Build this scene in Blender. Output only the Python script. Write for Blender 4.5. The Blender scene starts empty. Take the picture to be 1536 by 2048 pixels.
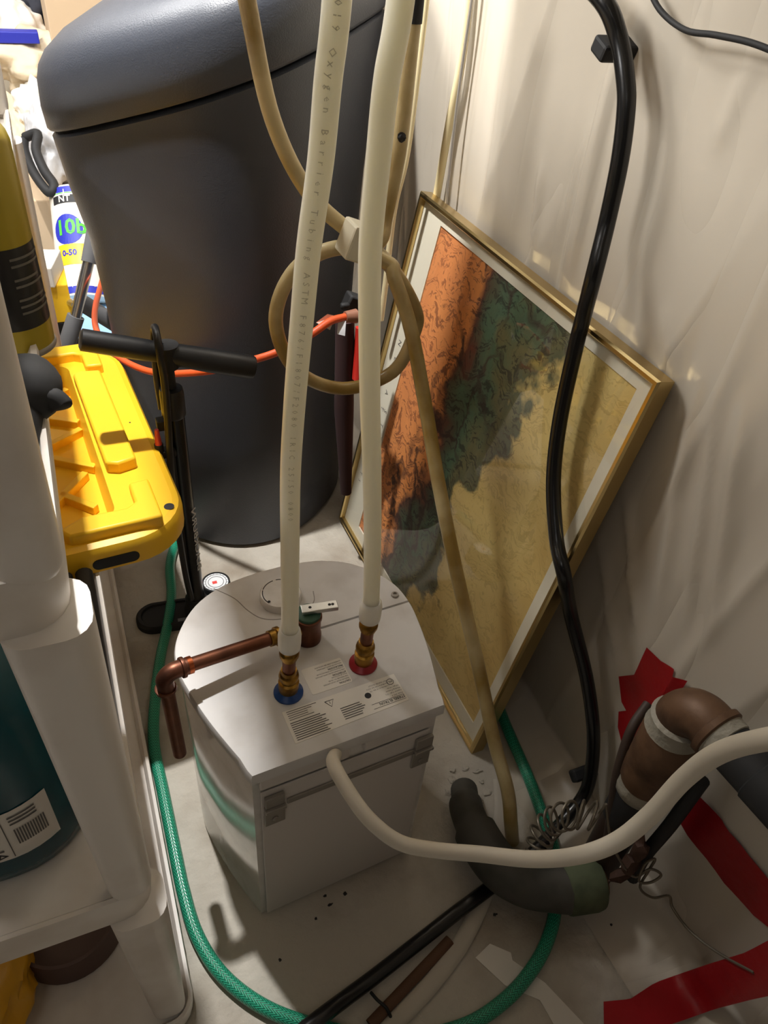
import bpy, bmesh, math, random
from mathutils import Vector, Matrix, noise

random.seed(7)
S = bpy.context.scene
COL = S.collection

# ---------------------------------------------------------------- camera
cam_data = bpy.data.cameras.new('camera')
cam = bpy.data.objects.new('camera', cam_data)
COL.objects.link(cam)
cam_data.sensor_fit = 'VERTICAL'
cam_data.sensor_height = 36.0
cam_data.lens = 26.37
cam_data.clip_start = 0.02
cam.matrix_world = Matrix((
    (0.92396943, 0.18876476, -0.33263848, 0.0),
    (-0.37474863, 0.62065551, -0.68873087, 0.0),
    (0.07644578, 0.76102208, 0.64420605, 1.25),
    (0, 0, 0, 1)))
S.camera = cam

# ---------------------------------------------------------------- world, lamps, exposure
world = bpy.data.worlds.new('world')
S.world = world
world.use_nodes = True
world.node_tree.nodes['Background'].inputs[0].default_value = (1.0, 0.95, 0.88, 1)
world.node_tree.nodes['Background'].inputs[1].default_value = 0.02
S.view_settings.view_transform = 'Standard'
S.view_settings.look = 'None'
S.view_settings.gamma = 1.0
S.view_settings.use_curve_mapping = False
S.view_settings.exposure = 0.12


def area_lamp(name, loc, target, power, size, size_y=None, color=(1, 1, 1), spread=180):
    l = bpy.data.lights.new(name, 'AREA')
    l.energy = power
    l.color = color
    l.shape = 'RECTANGLE'
    l.size = size
    l.size_y = size_y or size
    l.spread = math.radians(spread)
    o = bpy.data.objects.new(name, l)
    COL.objects.link(o)
    o.location = loc
    o.rotation_euler = (Vector(target) - Vector(loc)).to_track_quat('-Z', 'Y').to_euler()
    return o


area_lamp('ceiling_downlight', (-0.03, 1.27, 2.25), (-0.03, 1.2701, 0.0), 47, 0.05, 0.05, (1.0, 0.985, 0.965))
area_lamp('fill_lamp_middle', (-0.42, 2.03, 2.2), (0.3, 0.9, 0.7), 22, 0.4, 0.4, (1.0, 0.985, 0.955))  # soft fill added to brighten the picture and heater top
area_lamp('fill_lamp_left', (-1.3, 1.3, 2.2), (0.5, 0.9, 0.9), 38, 0.5, 0.5, (1.0, 0.98, 0.95))  # added fill lamp that lifts the upper right wall
area_lamp('ceiling_lamp_back_room', (-0.7, 3.0, 2.25), (0.2, 4.0, 0.8), 36, 0.5, 0.5, (1.0, 0.985, 0.97))
area_lamp('fill_lamp_front', (-0.6, -0.5, 2.2), (0.3, 0.6, 0.8), 1.7, 0.5, 0.5, (1.0, 0.97, 0.92))  # weak fill added for the shelf legs and white tubes

# ---------------------------------------------------------------- helpers


def lin(c):
    out = []
    for v in c[:3]:
        v = v / 255.0
        out.append(v / 12.92 if v <= 0.04045 else ((v + 0.055) / 1.055) ** 2.4)
    return tuple(out) + (1.0,)


MATS = {}


def mat(name, rgb, rough=0.5, metal=0.0, spec=0.5, noise_rgb=None, noise_scale=8.0, noise_pos=(0.45, 0.65),
        bump=0.0, bump_scale=60.0, coat=0.0, trans=0.0, alpha=1.0, emit=None, sss=0.0):
    m = bpy.data.materials.new(name)
    m.use_nodes = True
    nt = m.node_tree
    b = nt.nodes['Principled BSDF']
    b.inputs['Base Color'].default_value = lin(rgb)
    b.inputs['Roughness'].default_value = rough
    b.inputs['Metallic'].default_value = metal
    b.inputs['Specular IOR Level'].default_value = spec
    b.inputs['Coat Weight'].default_value = coat
    b.inputs['Coat Roughness'].default_value = 0.08
    b.inputs['Transmission Weight'].default_value = trans
    b.inputs['Alpha'].default_value = alpha
    if sss:
        b.inputs['Subsurface Weight'].default_value = sss
        b.inputs['Subsurface Radius'].default_value = (0.01, 0.008, 0.006)
    tc = nt.nodes.new('ShaderNodeTexCoord')
    if noise_rgb is not None:
        n = nt.nodes.new('ShaderNodeTexNoise')
        n.inputs['Scale'].default_value = noise_scale
        n.inputs['Detail'].default_value = 6
        r = nt.nodes.new('ShaderNodeValToRGB')
        r.color_ramp.elements[0].position = noise_pos[0]
        r.color_ramp.elements[1].position = noise_pos[1]
        r.color_ramp.elements[0].color = lin(rgb)
        r.color_ramp.elements[1].color = lin(noise_rgb)
        nt.links.new(tc.outputs['Object'], n.inputs['Vector'])
        nt.links.new(n.outputs['Fac'], r.inputs['Fac'])
        nt.links.new(r.outputs['Color'], b.inputs['Base Color'])
    if bump:
        n2 = nt.nodes.new('ShaderNodeTexNoise')
        n2.inputs['Scale'].default_value = bump_scale
        n2.inputs['Detail'].default_value = 5
        bp = nt.nodes.new('ShaderNodeBump')
        bp.inputs['Strength'].default_value = bump
        bp.inputs['Distance'].default_value = 0.01
        nt.links.new(tc.outputs['Object'], n2.inputs['Vector'])
        nt.links.new(n2.outputs['Fac'], bp.inputs['Height'])
        nt.links.new(bp.outputs['Normal'], b.inputs['Normal'])
    if emit:
        b.inputs['Emission Color'].default_value = lin(rgb)
        b.inputs['Emission Strength'].default_value = emit
    MATS[name] = m
    return m


class MB:
    """collects shapes in world coordinates, then links them as one mesh object"""

    def __init__(self):
        self.v, self.f, self.uv, self.mi = [], [], [], []

    def add(self, verts, faces, uvs=None, mi=0):
        o = len(self.v)
        self.v += [tuple(p) for p in verts]
        for k, f in enumerate(faces):
            self.f.append([o + i for i in f])
            self.uv.append(uvs[k] if uvs else [(0, 0)] * len(f))
            self.mi.append(mi)
        return self

    def box(self, c, s, M=None, mi=0):
        vs = []
        for x in (-.5, .5):
            for y in (-.5, .5):
                for z in (-.5, .5):
                    p = Vector((x * s[0], y * s[1], z * s[2]))
                    p = (M @ p) if M else p
                    vs.append(Vector(c) + p)
        fs = [(0, 1, 3, 2), (4, 6, 7, 5), (0, 4, 5, 1), (2, 3, 7, 6), (0, 2, 6, 4), (1, 5, 7, 3)]
        return self.add(vs, fs, mi=mi)

    def loft(self, rings, closed=True, caps=(True, True), mi=0, uvl=None):
        n = len(rings[0])
        vs = [p for r in rings for p in r]
        fs, uv = [], []
        m = n if closed else n - 1
        for i in range(len(rings) - 1):
            for j in range(m):
                k = (j + 1) % n
                fs.append((i * n + j, i * n + k, (i + 1) * n + k, (i + 1) * n + j))
                l0 = uvl[i] if uvl else i
                l1 = uvl[i + 1] if uvl else i + 1
                uv.append([(j / n, l0), ((j + 1) / n, l0), ((j + 1) / n, l1), (j / n, l1)])
        if caps[0]:
            fs.append(tuple(range(n))[::-1]); uv.append([(0, 0)] * n)
        if caps[1]:
            b = (len(rings) - 1) * n
            fs.append(tuple(range(b, b + n))); uv.append([(0, 0)] * n)
        return self.add(vs, fs, uv, mi)

    def tube(self, pts, r, seg=12, caps=True, flat=None, mi=0):
        pts = [Vector(p) for p in pts]
        rs = r if isinstance(r, (list, tuple)) else [r] * len(pts)
        T = []
        for i in range(len(pts)):
            a = pts[max(i - 1, 0)]; b = pts[min(i + 1, len(pts) - 1)]
            T.append((b - a).normalized())
        up = Vector((0, 0, 1)) if abs(T[0].z) < .9 else Vector((1, 0, 0))
        N = (up - T[0] * up.dot(T[0])).normalized()
        rings, L, uvl = [], 0, []
        for i, p in enumerate(pts):
            if i:
                L += (p - pts[i - 1]).length
                ax = T[i - 1].cross(T[i])
                if ax.length > 1e-7:
                    ang = T[i - 1].angle(T[i])
                    N = Matrix.Rotation(ang, 3, ax.normalized()) @ N
                N = (N - T[i] * N.dot(T[i])).normalized()
            B = T[i].cross(N)
            fl = flat or 1.0
            rings.append([p + (N * math.cos(t) * fl + B * math.sin(t)) * rs[i]
                          for t in [2 * math.pi * k / seg for k in range(seg)]])
            uvl.append(L)
        return self.loft(rings, True, (caps, caps), mi, uvl)

    def lathe(self, prof, o, axis=(0, 0, 1), seg=24, caps=(True, True), mi=0):
        """profile of (radius, height) pairs about an axis"""
        o = Vector(o); a = Vector(axis).normalized()
        u = a.orthogonal().normalized(); w = a.cross(u)
        rings = [[o + a * hh + (u * math.cos(t) + w * math.sin(t)) * max(rr, 1e-5)
                  for t in [2 * math.pi * k / seg for k in range(seg)]] for rr, hh in prof]
        return self.loft(rings, True, caps, mi)

    def prism(self, poly, o, ex, ey, ez, depth, mi=0):
        """polygon in the ex, ey plane pushed along ez"""
        o, ex, ey, ez = Vector(o), Vector(ex), Vector(ey), Vector(ez)
        a = [o + ex * p[0] + ey * p[1] for p in poly]
        b = [p + ez * depth for p in a]
        return self.loft([a, b], mi=mi)

    def build(self, name, m, parent=None, smooth=40, bevel=0.0, seg=2, sub=0):
        me = bpy.data.meshes.new(name)
        me.from_pydata(self.v, [], self.f)
        ms = m if isinstance(m, (list, tuple)) else [m]
        for x in ms:
            me.materials.append(x)
        ul = me.uv_layers.new(name='UVMap')
        k = 0
        for i, p in enumerate(me.polygons):
            p.material_index = self.mi[i]
            for q in self.uv[i]:
                ul.data[k].uv = q
                k += 1
        bm = bmesh.new(); bm.from_mesh(me)
        bmesh.ops.recalc_face_normals(bm, faces=bm.faces)
        bm.to_mesh(me); bm.free()
        if smooth:
            me.shade_smooth()
            me.set_sharp_from_angle(angle=math.radians(smooth))
        o = bpy.data.objects.new(name, me)
        COL.objects.link(o)
        if bevel:
            b = o.modifiers.new('bevel', 'BEVEL')
            b.width = bevel; b.segments = seg; b.limit_method = 'ANGLE'; b.angle_limit = math.radians(40)
        if sub:
            s = o.modifiers.new('subsurf', 'SUBSURF'); s.levels = sub; s.render_levels = sub
        if parent is not None:
            o.parent = parent
            top = parent
            off = Vector((0, 0, 0))
            while top is not None:
                off += top.location
                top = top.parent
            o.location = -off
        return o


def smooth_path(pts, n=8):
    """Catmull-Rom through the points"""
    P = [Vector(p) for p in pts]
    P = [P[0] * 2 - P[1]] + P + [P[-1] * 2 - P[-2]]
    out = []
    for i in range(1, len(P) - 2):
        a, b, c, d = P[i - 1], P[i], P[i + 1], P[i + 2]
        for k in range(n):
            t = k / n
            out.append(0.5 * ((2 * b) + (c - a) * t + (2 * a - 5 * b + 4 * c - d) * t * t
                              + (3 * b - a - 3 * c + d) * t ** 3))
    out.append(P[-2])
    return out


def smooth_loop(pts, n=4):
    P = [Vector(p) for p in pts]; m = len(P); out = []
    for i in range(m):
        a, b, c, d = P[i - 1], P[i], P[(i + 1) % m], P[(i + 2) % m]
        for k in range(n):
            t = k / n
            out.append(0.5 * ((2 * b) + (c - a) * t + (2 * a - 5 * b + 4 * c - d) * t * t
                              + (3 * b - a - 3 * c + d) * t ** 3))
    return out


def rrect(w, hh, r, n=6, cx=0.0, cy=0.0):
    out = []
    for sx, sy, a0 in ((1, 1, 0), (-1, 1, 90), (-1, -1, 180), (1, -1, 270)):
        for k in range(n + 1):
            a = math.radians(a0 + 90 * k / n)
            out.append((cx + sx * (w / 2 - r) + r * math.cos(a), cy + sy * (hh / 2 - r) + r * math.sin(a)))
    return out


def tag(o, label, cat, group=None, kind=None):
    o['label'] = label
    o['category'] = cat
    if group:
        o['group'] = group
    if kind:
        o['kind'] = kind
    return o


def thing(name, loc, label, cat, group=None):
    o = bpy.data.objects.new(name, None)
    o.empty_display_size = 0.05
    COL.objects.link(o)
    o.location = loc
    return tag(o, label, cat, group)


def struct(o):
    o['kind'] = 'structure'
    return o


def text(body, size, o, ex, ey, m, parent, name='lettering', bold=0.0, align='LEFT', xscale=1.0, depth=0.0):
    cu = bpy.data.curves.new('t', 'FONT')
    cu.body = body; cu.size = size; cu.align_x = align; cu.offset = bold; cu.resolution_u = 2
    t = bpy.data.objects.new('t', cu)
    COL.objects.link(t)
    dg = bpy.context.evaluated_depsgraph_get()
    me0 = bpy.data.meshes.new_from_object(t.evaluated_get(dg))
    o, ex, ey = Vector(o), Vector(ex).normalized(), Vector(ey).normalized()
    vs = [o + ex * v.co.x * xscale + ey * v.co.y for v in me0.vertices]
    fs = [tuple(p.vertices) for p in me0.polygons]
    bpy.data.objects.remove(t); bpy.data.curves.remove(cu); bpy.data.meshes.remove(me0)
    mb = MB(); mb.add(vs, fs)
    return mb.build(name, m, parent, smooth=0)


def blob(mb, c, s, amp, freq, seed, sub=4, flat_z=None, mi=0):
    bm = bmesh.new()
    bmesh.ops.create_icosphere(bm, subdivisions=sub, radius=1.0)
    vs = []
    for v in bm.verts:
        n = noise.fractal(v.co * freq + Vector((seed, seed * 2.3, -seed)), 1.0, 2.0, 3)
        rdg = abs(noise.noise(v.co * freq * 1.7 + Vector((seed * 3, 0, seed))))
        p = v.co * (1 + amp * n - amp * 0.7 * rdg)
        q = Vector((c[0] + p.x * s[0], c[1] + p.y * s[1], c[2] + p.z * s[2]))
        if flat_z is not None:
            q.z = max(q.z, flat_z)
        vs.append(q)
    fs = [tuple(v.index for v in f.verts) for f in bm.faces]
    bm.free()
    return mb.add(vs, fs, mi=mi)


# ---------------------------------------------------------------- materials
M_floor = mat('concrete', (190, 183, 170), 0.8, noise_rgb=(138, 124, 106), noise_scale=4.5, noise_pos=(0.48, 0.74), bump=0.45, bump_scale=55)
M_wallp = mat('painted_wall', (214, 206, 190), 0.7)
M_ceil = mat('ceiling_paint', (96, 90, 84), 0.9)
M_darkwall = mat('brown_panel_wall', (72, 62, 54), 0.8)
M_farwall = mat('far_wall', (206, 194, 172), 0.8)
M_enamel = mat('white_enamel', (224, 220, 215), 0.1, noise_rgb=(212, 207, 201), noise_scale=30, coat=0.3)
M_enamel_top = mat('white_plastic_top', (208, 205, 202), 0.5, noise_rgb=(192, 187, 182), noise_scale=14,
                   noise_pos=(0.5, 0.72))
M_backpanel = mat('grey_back_panel', (205, 198, 192), 0.4)
M_dark = mat('dark_gap', (42, 40, 38), 0.8)
M_ink = mat('black_ink', (30, 30, 32), 0.6)
M_inkgrey = mat('grey_print', (96, 92, 88), 0.7)
M_sticker = mat('sticker_white', (226, 221, 212), 0.45)
M_blue = mat('blue_plastic', (24, 66, 130), 0.35)
M_red = mat('red_plastic', (150, 22, 34), 0.35)
M_brass = mat('brass', (168, 128, 58), 0.34, 1.0, noise_rgb=(120, 88, 40), noise_scale=60, bump=0.1, bump_scale=150)
M_copper = mat('aged_copper', (128, 82, 62), 0.42, 0.85, noise_rgb=(84, 54, 44), noise_scale=25, noise_pos=(0.4, 0.7))
M_copper_b = mat('bright_copper', (190, 104, 66), 0.28, 1.0)
M_steel = mat('steel', (190, 190, 188), 0.28, 1.0)
M_bracket = mat('zinc_bracket', (150, 143, 134), 0.35, 0.3)
M_green_cap = mat('green_cap', (52, 92, 72), 0.5)
M_pex = mat('white_pex', (240, 234, 214), 0.3)
M_pexc = mat('pex_coupler', (236, 232, 222), 0.35)
M_pexink = mat('pex_print', (198, 190, 168), 0.6)
M_cord = mat('white_cord', (214, 206, 190), 0.5)
M_hose = mat('aged_clear_hose', (196, 180, 138), 0.3, noise_rgb=(150, 124, 66), noise_scale=7, noise_pos=(0.42, 0.62))
M_tie = mat('ivory_tie', (220, 212, 188), 0.4)
M_black = mat('black_rubber', (26, 26, 27), 0.42)
M_blackg = mat('black_gloss', (20, 20, 21), 0.25)
M_blackm = mat('black_matte', (30, 30, 31), 0.7)
M_bin = mat('charcoal_plastic', (64, 68, 77), 0.40, bump=0.12, bump_scale=420, noise_rgb=(60, 63, 72), noise_scale=4)
M_gold = mat('gold_metal', (206, 182, 128), 0.28, 1.0)
M_mat = mat('mat_board', (226, 220, 200), 0.85)
M_shelf = mat('white_resin', (232, 226, 218), 0.42, noise_rgb=(210, 200, 188), noise_scale=6, sss=0.1)
M_rust = mat('rust_stain', (150, 96, 52), 0.8)
M_yellow = mat('yellow_plastic', (248, 196, 40), 0.42, sss=0.05)
M_orange = mat('orange_cord', (226, 92, 46), 0.45)
M_tape = mat('red_tape', (150, 16, 24), 0.35, bump=0.2, bump_scale=30)
M_brownpipe = mat('tarnished_pipe', (104, 76, 54), 0.55, 0.25, noise_rgb=(70, 48, 34), noise_scale=18, bump=0.1)
M_solder = mat('solder_paste', (150, 144, 130), 0.6, bump=0.4, bump_scale=70)
M_greypipe = mat('grey_rubber', (78, 76, 70), 0.65, noise_rgb=(60, 60, 54), noise_scale=16)
M_greenrag = mat('green_patina', (92, 100, 74), 0.8, noise_rgb=(70, 78, 56), noise_scale=18)
M_wire = mat('dull_wire', (120, 112, 98), 0.45, 0.6)
M_teal = mat('teal_jug', (8, 74, 84), 0.25, noise_rgb=(6, 50, 66), noise_scale=5)
M_disc = mat('brown_pot', (92, 70, 62), 0.6)
M_bag = mat('yellow_bag', (206, 150, 28), 0.3, bump=0.5, bump_scale=14)
M_can_y = mat('olive_yellow_can', (172, 150, 38), 0.3, 0.2)
M_can_k = mat('can_black', (34, 32, 30), 0.3)
M_can_text = mat('can_print', (110, 106, 96), 0.5)
M_beige = mat('beige_cloth', (222, 206, 178), 0.9, bump=0.3, bump_scale=40)
M_whitecloth = mat('white_cloth', (240, 236, 228), 0.9, bump=0.3, bump_scale=30)
M_greybag = mat('grey_plastic_bag', (196, 196, 198), 0.4, bump=0.5, bump_scale=20)
M_navy = mat('dark_jacket', (48, 50, 60), 0.85)
M_card = mat('cardboard', (206, 182, 152), 0.85)
M_lblue = mat('light_blue_carton', (150, 190, 226), 0.5)
M_royal = mat('royal_blue', (38, 48, 170), 0.5)
M_lime = mat('lime_green', (80, 186, 60), 0.5)
M_foam = mat('grey_foam', (92, 92, 94), 0.85)
M_alu = mat('aluminium', (205, 208, 212), 0.25, 1.0)
M_redd = mat('dark_red', (140, 34, 30), 0.5)
M_maroon = mat('maroon_cloth', (58, 36, 38), 0.9)
M_redtip = mat('red_tip', (226, 78, 72), 0.4)
M_creampipe = mat('cream_conduit', (226, 212, 170), 0.45)
M_silver = mat('silver_cable', (170, 164, 156), 0.35, 0.5)
M_whitehose = mat('white_flat_hose', (186, 178, 164), 0.6)
M_brownstick = mat('brown_stick', (92, 62, 40), 0.7)
M_cream = mat('cream_bags', (226, 212, 170), 0.7, bump=0.5, bump_scale=20)


for m_, w_, sc_ in ((M_pex, 1.0, 0.03), (M_pexc, 0.9, 0.02), (M_hose, 0.6, 0.02)):
    b_ = m_.node_tree.nodes['Principled BSDF']
    b_.inputs['Subsurface Weight'].default_value = w_
    b_.inputs['Subsurface Radius'].default_value = (1.0, 0.95, 0.8)
    b_.inputs['Subsurface Scale'].default_value = sc_


def glass_mat():
    m = bpy.data.materials.new('picture_glass')
    m.use_nodes = True
    nt = m.node_tree
    nt.nodes.remove(nt.nodes['Principled BSDF'])
    out = nt.nodes['Material Output']
    t = nt.nodes.new('ShaderNodeBsdfTransparent')
    g = nt.nodes.new('ShaderNodeBsdfGlossy'); g.inputs['Roughness'].default_value = 0.02
    lw = nt.nodes.new('ShaderNodeLayerWeight'); lw.inputs['Blend'].default_value = 0.5
    p5 = nt.nodes.new('ShaderNodeMath'); p5.operation = 'POWER'; p5.inputs[1].default_value = 5
    fr = nt.nodes.new('ShaderNodeMath'); fr.operation = 'MULTIPLY_ADD'; fr.inputs[1].default_value = 0.93; fr.inputs[2].default_value = 0.05
    nt.links.new(lw.outputs['Facing'], p5.inputs[0]); nt.links.new(p5.outputs[0], fr.inputs[0])
    mx = nt.nodes.new('ShaderNodeMixShader')
    nt.links.new(fr.outputs[0], mx.inputs[0])
    nt.links.new(t.outputs[0], mx.inputs[1]); nt.links.new(g.outputs[0], mx.inputs[2])
    nt.links.new(mx.outputs[0], out.inputs[0])
    return m


M_glass = glass_mat()


def poly_mat():
    """hazy polyethylene sheet with long creases"""
    m = bpy.data.materials.new('polyethylene_sheet')
    m.use_nodes = True
    nt = m.node_tree
    b = nt.nodes['Principled BSDF']
    b.inputs['Base Color'].default_value = lin((216, 206, 190))
    b.inputs['Roughness'].default_value = 0.2
    b.inputs['Specular IOR Level'].default_value = 0.6
    b.inputs['Alpha'].default_value = 0.72
    tc = nt.nodes.new('ShaderNodeTexCoord')
    mp = nt.nodes.new('ShaderNodeMapping')
    mp.inputs['Scale'].default_value = (1, 4.5, 0.9)
    mp.inputs['Rotation'].default_value = (0.22, 0, 0)
    n = nt.nodes.new('ShaderNodeTexNoise'); n.inputs['Scale'].default_value = 2.0; n.inputs['Detail'].default_value = 1.5
    n.inputs['Distortion'].default_value = 0.5
    rg = nt.nodes.new('ShaderNodeMath'); rg.operation = 'SUBTRACT'; rg.inputs[1].default_value = 0.5
    ab = nt.nodes.new('ShaderNodeMath'); ab.operation = 'ABSOLUTE'
    pw_ = nt.nodes.new('ShaderNodeMath'); pw_.operation = 'POWER'; pw_.inputs[1].default_value = 0.6
    bp = nt.nodes.new('ShaderNodeBump'); bp.inputs['Strength'].default_value = 0.2; bp.inputs['Distance'].default_value = 0.03
    n2 = nt.nodes.new('ShaderNodeTexNoise'); n2.inputs['Scale'].default_value = 9; n2.inputs['Detail'].default_value = 2
    bp2 = nt.nodes.new('ShaderNodeBump'); bp2.inputs['Strength'].default_value = 0.08; bp2.inputs['Distance'].default_value = 0.01
    L = nt.links.new
    L(tc.outputs['Object'], mp.inputs[0]); L(mp.outputs[0], n.inputs['Vector'])
    L(n.outputs['Fac'], rg.inputs[0]); L(rg.outputs[0], ab.inputs[0]); L(ab.outputs[0], pw_.inputs[0]); L(pw_.outputs[0], bp.inputs['Height'])
    L(tc.outputs['Object'], n2.inputs['Vector']); L(n2.outputs['Fac'], bp2.inputs['Height'])
    L(bp.outputs['Normal'], bp2.inputs['Normal']); L(bp2.outputs['Normal'], b.inputs['Normal'])
    return m


M_poly = poly_mat()


def hose_weave_mat():
    m = bpy.data.materials.new('green_braided_hose')
    m.use_nodes = True
    nt = m.node_tree; L = nt.links.new
    b = nt.nodes['Principled BSDF']; b.inputs['Roughness'].default_value = 0.28
    uv = nt.nodes.new('ShaderNodeUVMap'); uv.uv_map = 'UVMap'
    sx = nt.nodes.new('ShaderNodeSeparateXYZ'); L(uv.outputs[0], sx.inputs[0])

    def mth(op, a, bb=None):
        k = nt.nodes.new('ShaderNodeMath'); k.operation = op
        for i, q in enumerate((a, bb)):
            if q is None:
                continue
            if isinstance(q, (int, float)):
                k.inputs[i].default_value = q
            else:
                L(q, k.inputs[i])
        return k.outputs[0]
    u = mth('MULTIPLY', sx.outputs[0], 8)
    tri = mth('ABSOLUTE', mth('SUBTRACT', mth('FRACT', u), 0.5))
    v = mth('ADD', mth('MULTIPLY', sx.outputs[1], 160), mth('MULTIPLY', tri, 3.0))
    s = mth('ABSOLUTE', mth('SUBTRACT', mth('FRACT', v), 0.5))
    r = nt.nodes.new('ShaderNodeValToRGB')
    r.color_ramp.elements[0].position = 0.12; r.color_ramp.elements[0].color = lin((8, 84, 62))
    r.color_ramp.elements[1].position = 0.38; r.color_ramp.elements[1].color = lin((58, 176, 138))
    L(s, r.inputs[0]); L(r.outputs[0], b.inputs['Base Color'])
    bp = nt.nodes.new('ShaderNodeBump'); bp.inputs['Strength'].default_value = 0.3; bp.inputs['Distance'].default_value = 0.002
    L(s, bp.inputs['Height']); L(bp.outputs[0], b.inputs['Normal'])
    return m


M_green = hose_weave_mat()


def print_mat():
    """abstract brush-stroke bands: orange, dark green, ochre"""
    m = bpy.data.materials.new('brushstroke_print')
    m.use_nodes = True
    nt = m.node_tree; L = nt.links.new
    b = nt.nodes['Principled BSDF']; b.inputs['Roughness'].default_value = 0.7
    uv = nt.nodes.new('ShaderNodeUVMap'); uv.uv_map = 'UVMap'
    w = nt.nodes.new('ShaderNodeTexNoise'); w.inputs['Scale'].default_value = 3.5; w.inputs['Detail'].default_value = 3
    L(uv.outputs[0], w.inputs['Vector'])
    w2 = nt.nodes.new('ShaderNodeTexNoise'); w2.inputs['Scale'].default_value = 11; w2.inputs['Detail'].default_value = 4
    L(uv.outputs[0], w2.inputs['Vector'])
    sx = nt.nodes.new('ShaderNodeSeparateXYZ'); L(uv.outputs[0], sx.inputs[0])

    def mth(op, a, bb=None, cl=False):
        k = nt.nodes.new('ShaderNodeMath'); k.operation = op; k.use_clamp = cl
        for i, q in enumerate((a, bb)):
            if q is None:
                continue
            if isinstance(q, (int, float)):
                k.inputs[i].default_value = q
            else:
                L(q, k.inputs[i])
        return k.outputs[0]
    d = mth('ADD', mth('MULTIPLY', mth('SUBTRACT', w.outputs['Fac'], 0.5), 0.55),
            mth('MULTIPLY', mth('SUBTRACT', w2.outputs['Fac'], 0.5), 0.22))
    slant = mth('MULTIPLY', mth('SUBTRACT', sx.outputs[1], 0.5), -0.16)
    t = mth('ADD', mth('ADD', sx.outputs[0], d), slant)
    r = nt.nodes.new('ShaderNodeValToRGB')
    els = r.color_ramp.elements
    els[0].position = 0.0; els[0].color = lin((222, 142, 84))
    els[1].position = 1.0; els[1].color = lin((208, 178, 108))
    for p, c in ((0.26, (232, 152, 84)), (0.31, (104, 64, 48)), (0.35, (90, 88, 66)), (0.44, (84, 112, 86)),
                 (0.52, (116, 112, 74)), (0.57, (92, 96, 70)), (0.6, (218, 192, 120)), (0.8, (226, 202, 132))):
        e = els.new(p); e.color = lin(c)
    L(t, r.inputs[0])
    # strokes: stretched swirls whose direction bends with the large noise
    vo = nt.nodes.new('ShaderNodeVectorMath'); vo.operation = 'MULTIPLY_ADD'
    vo.inputs[1].default_value = (0.16, 0.16, 0)
    L(w2.outputs['Color'], vo.inputs[0]); L(uv.outputs[0], vo.inputs[2])
    mp = nt.nodes.new('ShaderNodeMapping'); mp.inputs['Scale'].default_value = (22, 85, 1)
    mp.inputs['Rotation'].default_value = (0, 0, math.radians(-50))
    L(vo.outputs[0], mp.inputs[0])
    st = nt.nodes.new('ShaderNodeTexNoise'); st.inputs['Scale'].default_value = 1.0; st.inputs['Detail'].default_value = 2.5
    st.inputs['Distortion'].default_value = 1.2
    L(mp.outputs[0], st.inputs['Vector'])
    sr = nt.nodes.new('ShaderNodeValToRGB')
    sr.color_ramp.elements[0].position = 0.52; sr.color_ramp.elements[0].color = (0, 0, 0, 1)
    sr.color_ramp.elements[1].position = 0.60; sr.color_ramp.elements[1].color = (0.8, 0.8, 0.8, 1)
    L(st.outputs['Fac'], sr.inputs[0])
    amt = nt.nodes.new('ShaderNodeValToRGB')
    ea = amt.color_ramp.elements
    ea[0].position = 0.0; ea[0].color = (0.75, 0.75, 0.75, 1)
    ea[1].position = 1.0; ea[1].color = (0.3, 0.3, 0.3, 1)
    for p, c in ((0.3, 1.0), (0.57, 1.0), (0.62, 0.35)):
        e = ea.new(p); e.color = (c, c, c, 1)
    L(t, amt.inputs[0])
    fac = mth('MULTIPLY', sr.outputs[0], amt.outputs[0])
    rr = nt.nodes.new('ShaderNodeValToRGB')
    e2 = rr.color_ramp.elements
    e2[0].position = 0.0; e2[0].color = lin((122, 66, 44))
    e2[1].position = 1.0; e2[1].color = lin((150, 116, 56))
    for p, c in ((0.24, (96, 52, 40)), (0.32, (48, 34, 32)), (0.46, (44, 50, 38)), (0.55, (52, 52, 36)), (0.62, (140, 110, 54))):
        e = e2.new(p); e.color = lin(c)
    L(t, rr.inputs[0])
    mx = nt.nodes.new('ShaderNodeMix'); mx.data_type = 'RGBA'; mx.blend_type = 'MIX'
    L(fac, mx.inputs[0]); L(r.outputs[0], mx.inputs[6]); L(rr.outputs[0], mx.inputs[7])
    # branching dark veins across the middle band
    vn = nt.nodes.new('ShaderNodeTexVoronoi'); vn.feature = 'DISTANCE_TO_EDGE'; vn.inputs['Scale'].default_value = 6.5
    L(vo.outputs[0], vn.inputs['Vector'])
    vr = nt.nodes.new('ShaderNodeValToRGB')
    vr.color_ramp.elements[0].position = 0.02; vr.color_ramp.elements[0].color = (1, 1, 1, 1)
    vr.color_ramp.elements[1].position = 0.07; vr.color_ramp.elements[1].color = (0, 0, 0, 1)
    L(vn.outputs['Distance'], vr.inputs[0])
    band = nt.nodes.new('ShaderNodeValToRGB')
    eb = band.color_ramp.elements
    eb[0].position = 0.16; eb[0].color = (0, 0, 0, 1)
    eb[1].position = 0.55; eb[1].color = (0, 0, 0, 1)
    e = eb.new(0.24); e.color = (0.9, 0.9, 0.9, 1)
    e = eb.new(0.42); e.color = (0.7, 0.7, 0.7, 1)
    L(t, band.inputs[0])
    mx2 = nt.nodes.new('ShaderNodeMix'); mx2.data_type = 'RGBA'
    L(mth('MULTIPLY', vr.outputs[0], band.outputs[0]), mx2.inputs[0])
    L(mx.outputs[2], mx2.inputs[6]); mx2.inputs[7].default_value = lin((62, 38, 34))
    bq = nt.nodes.new('ShaderNodeBump'); bq.inputs['Strength'].default_value = 0.25; bq.inputs['Distance'].default_value = 0.002
    L(st.outputs['Fac'], bq.inputs['Height']); L(bq.outputs[0], b.inputs['Normal'])
    mx = mx2
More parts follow.
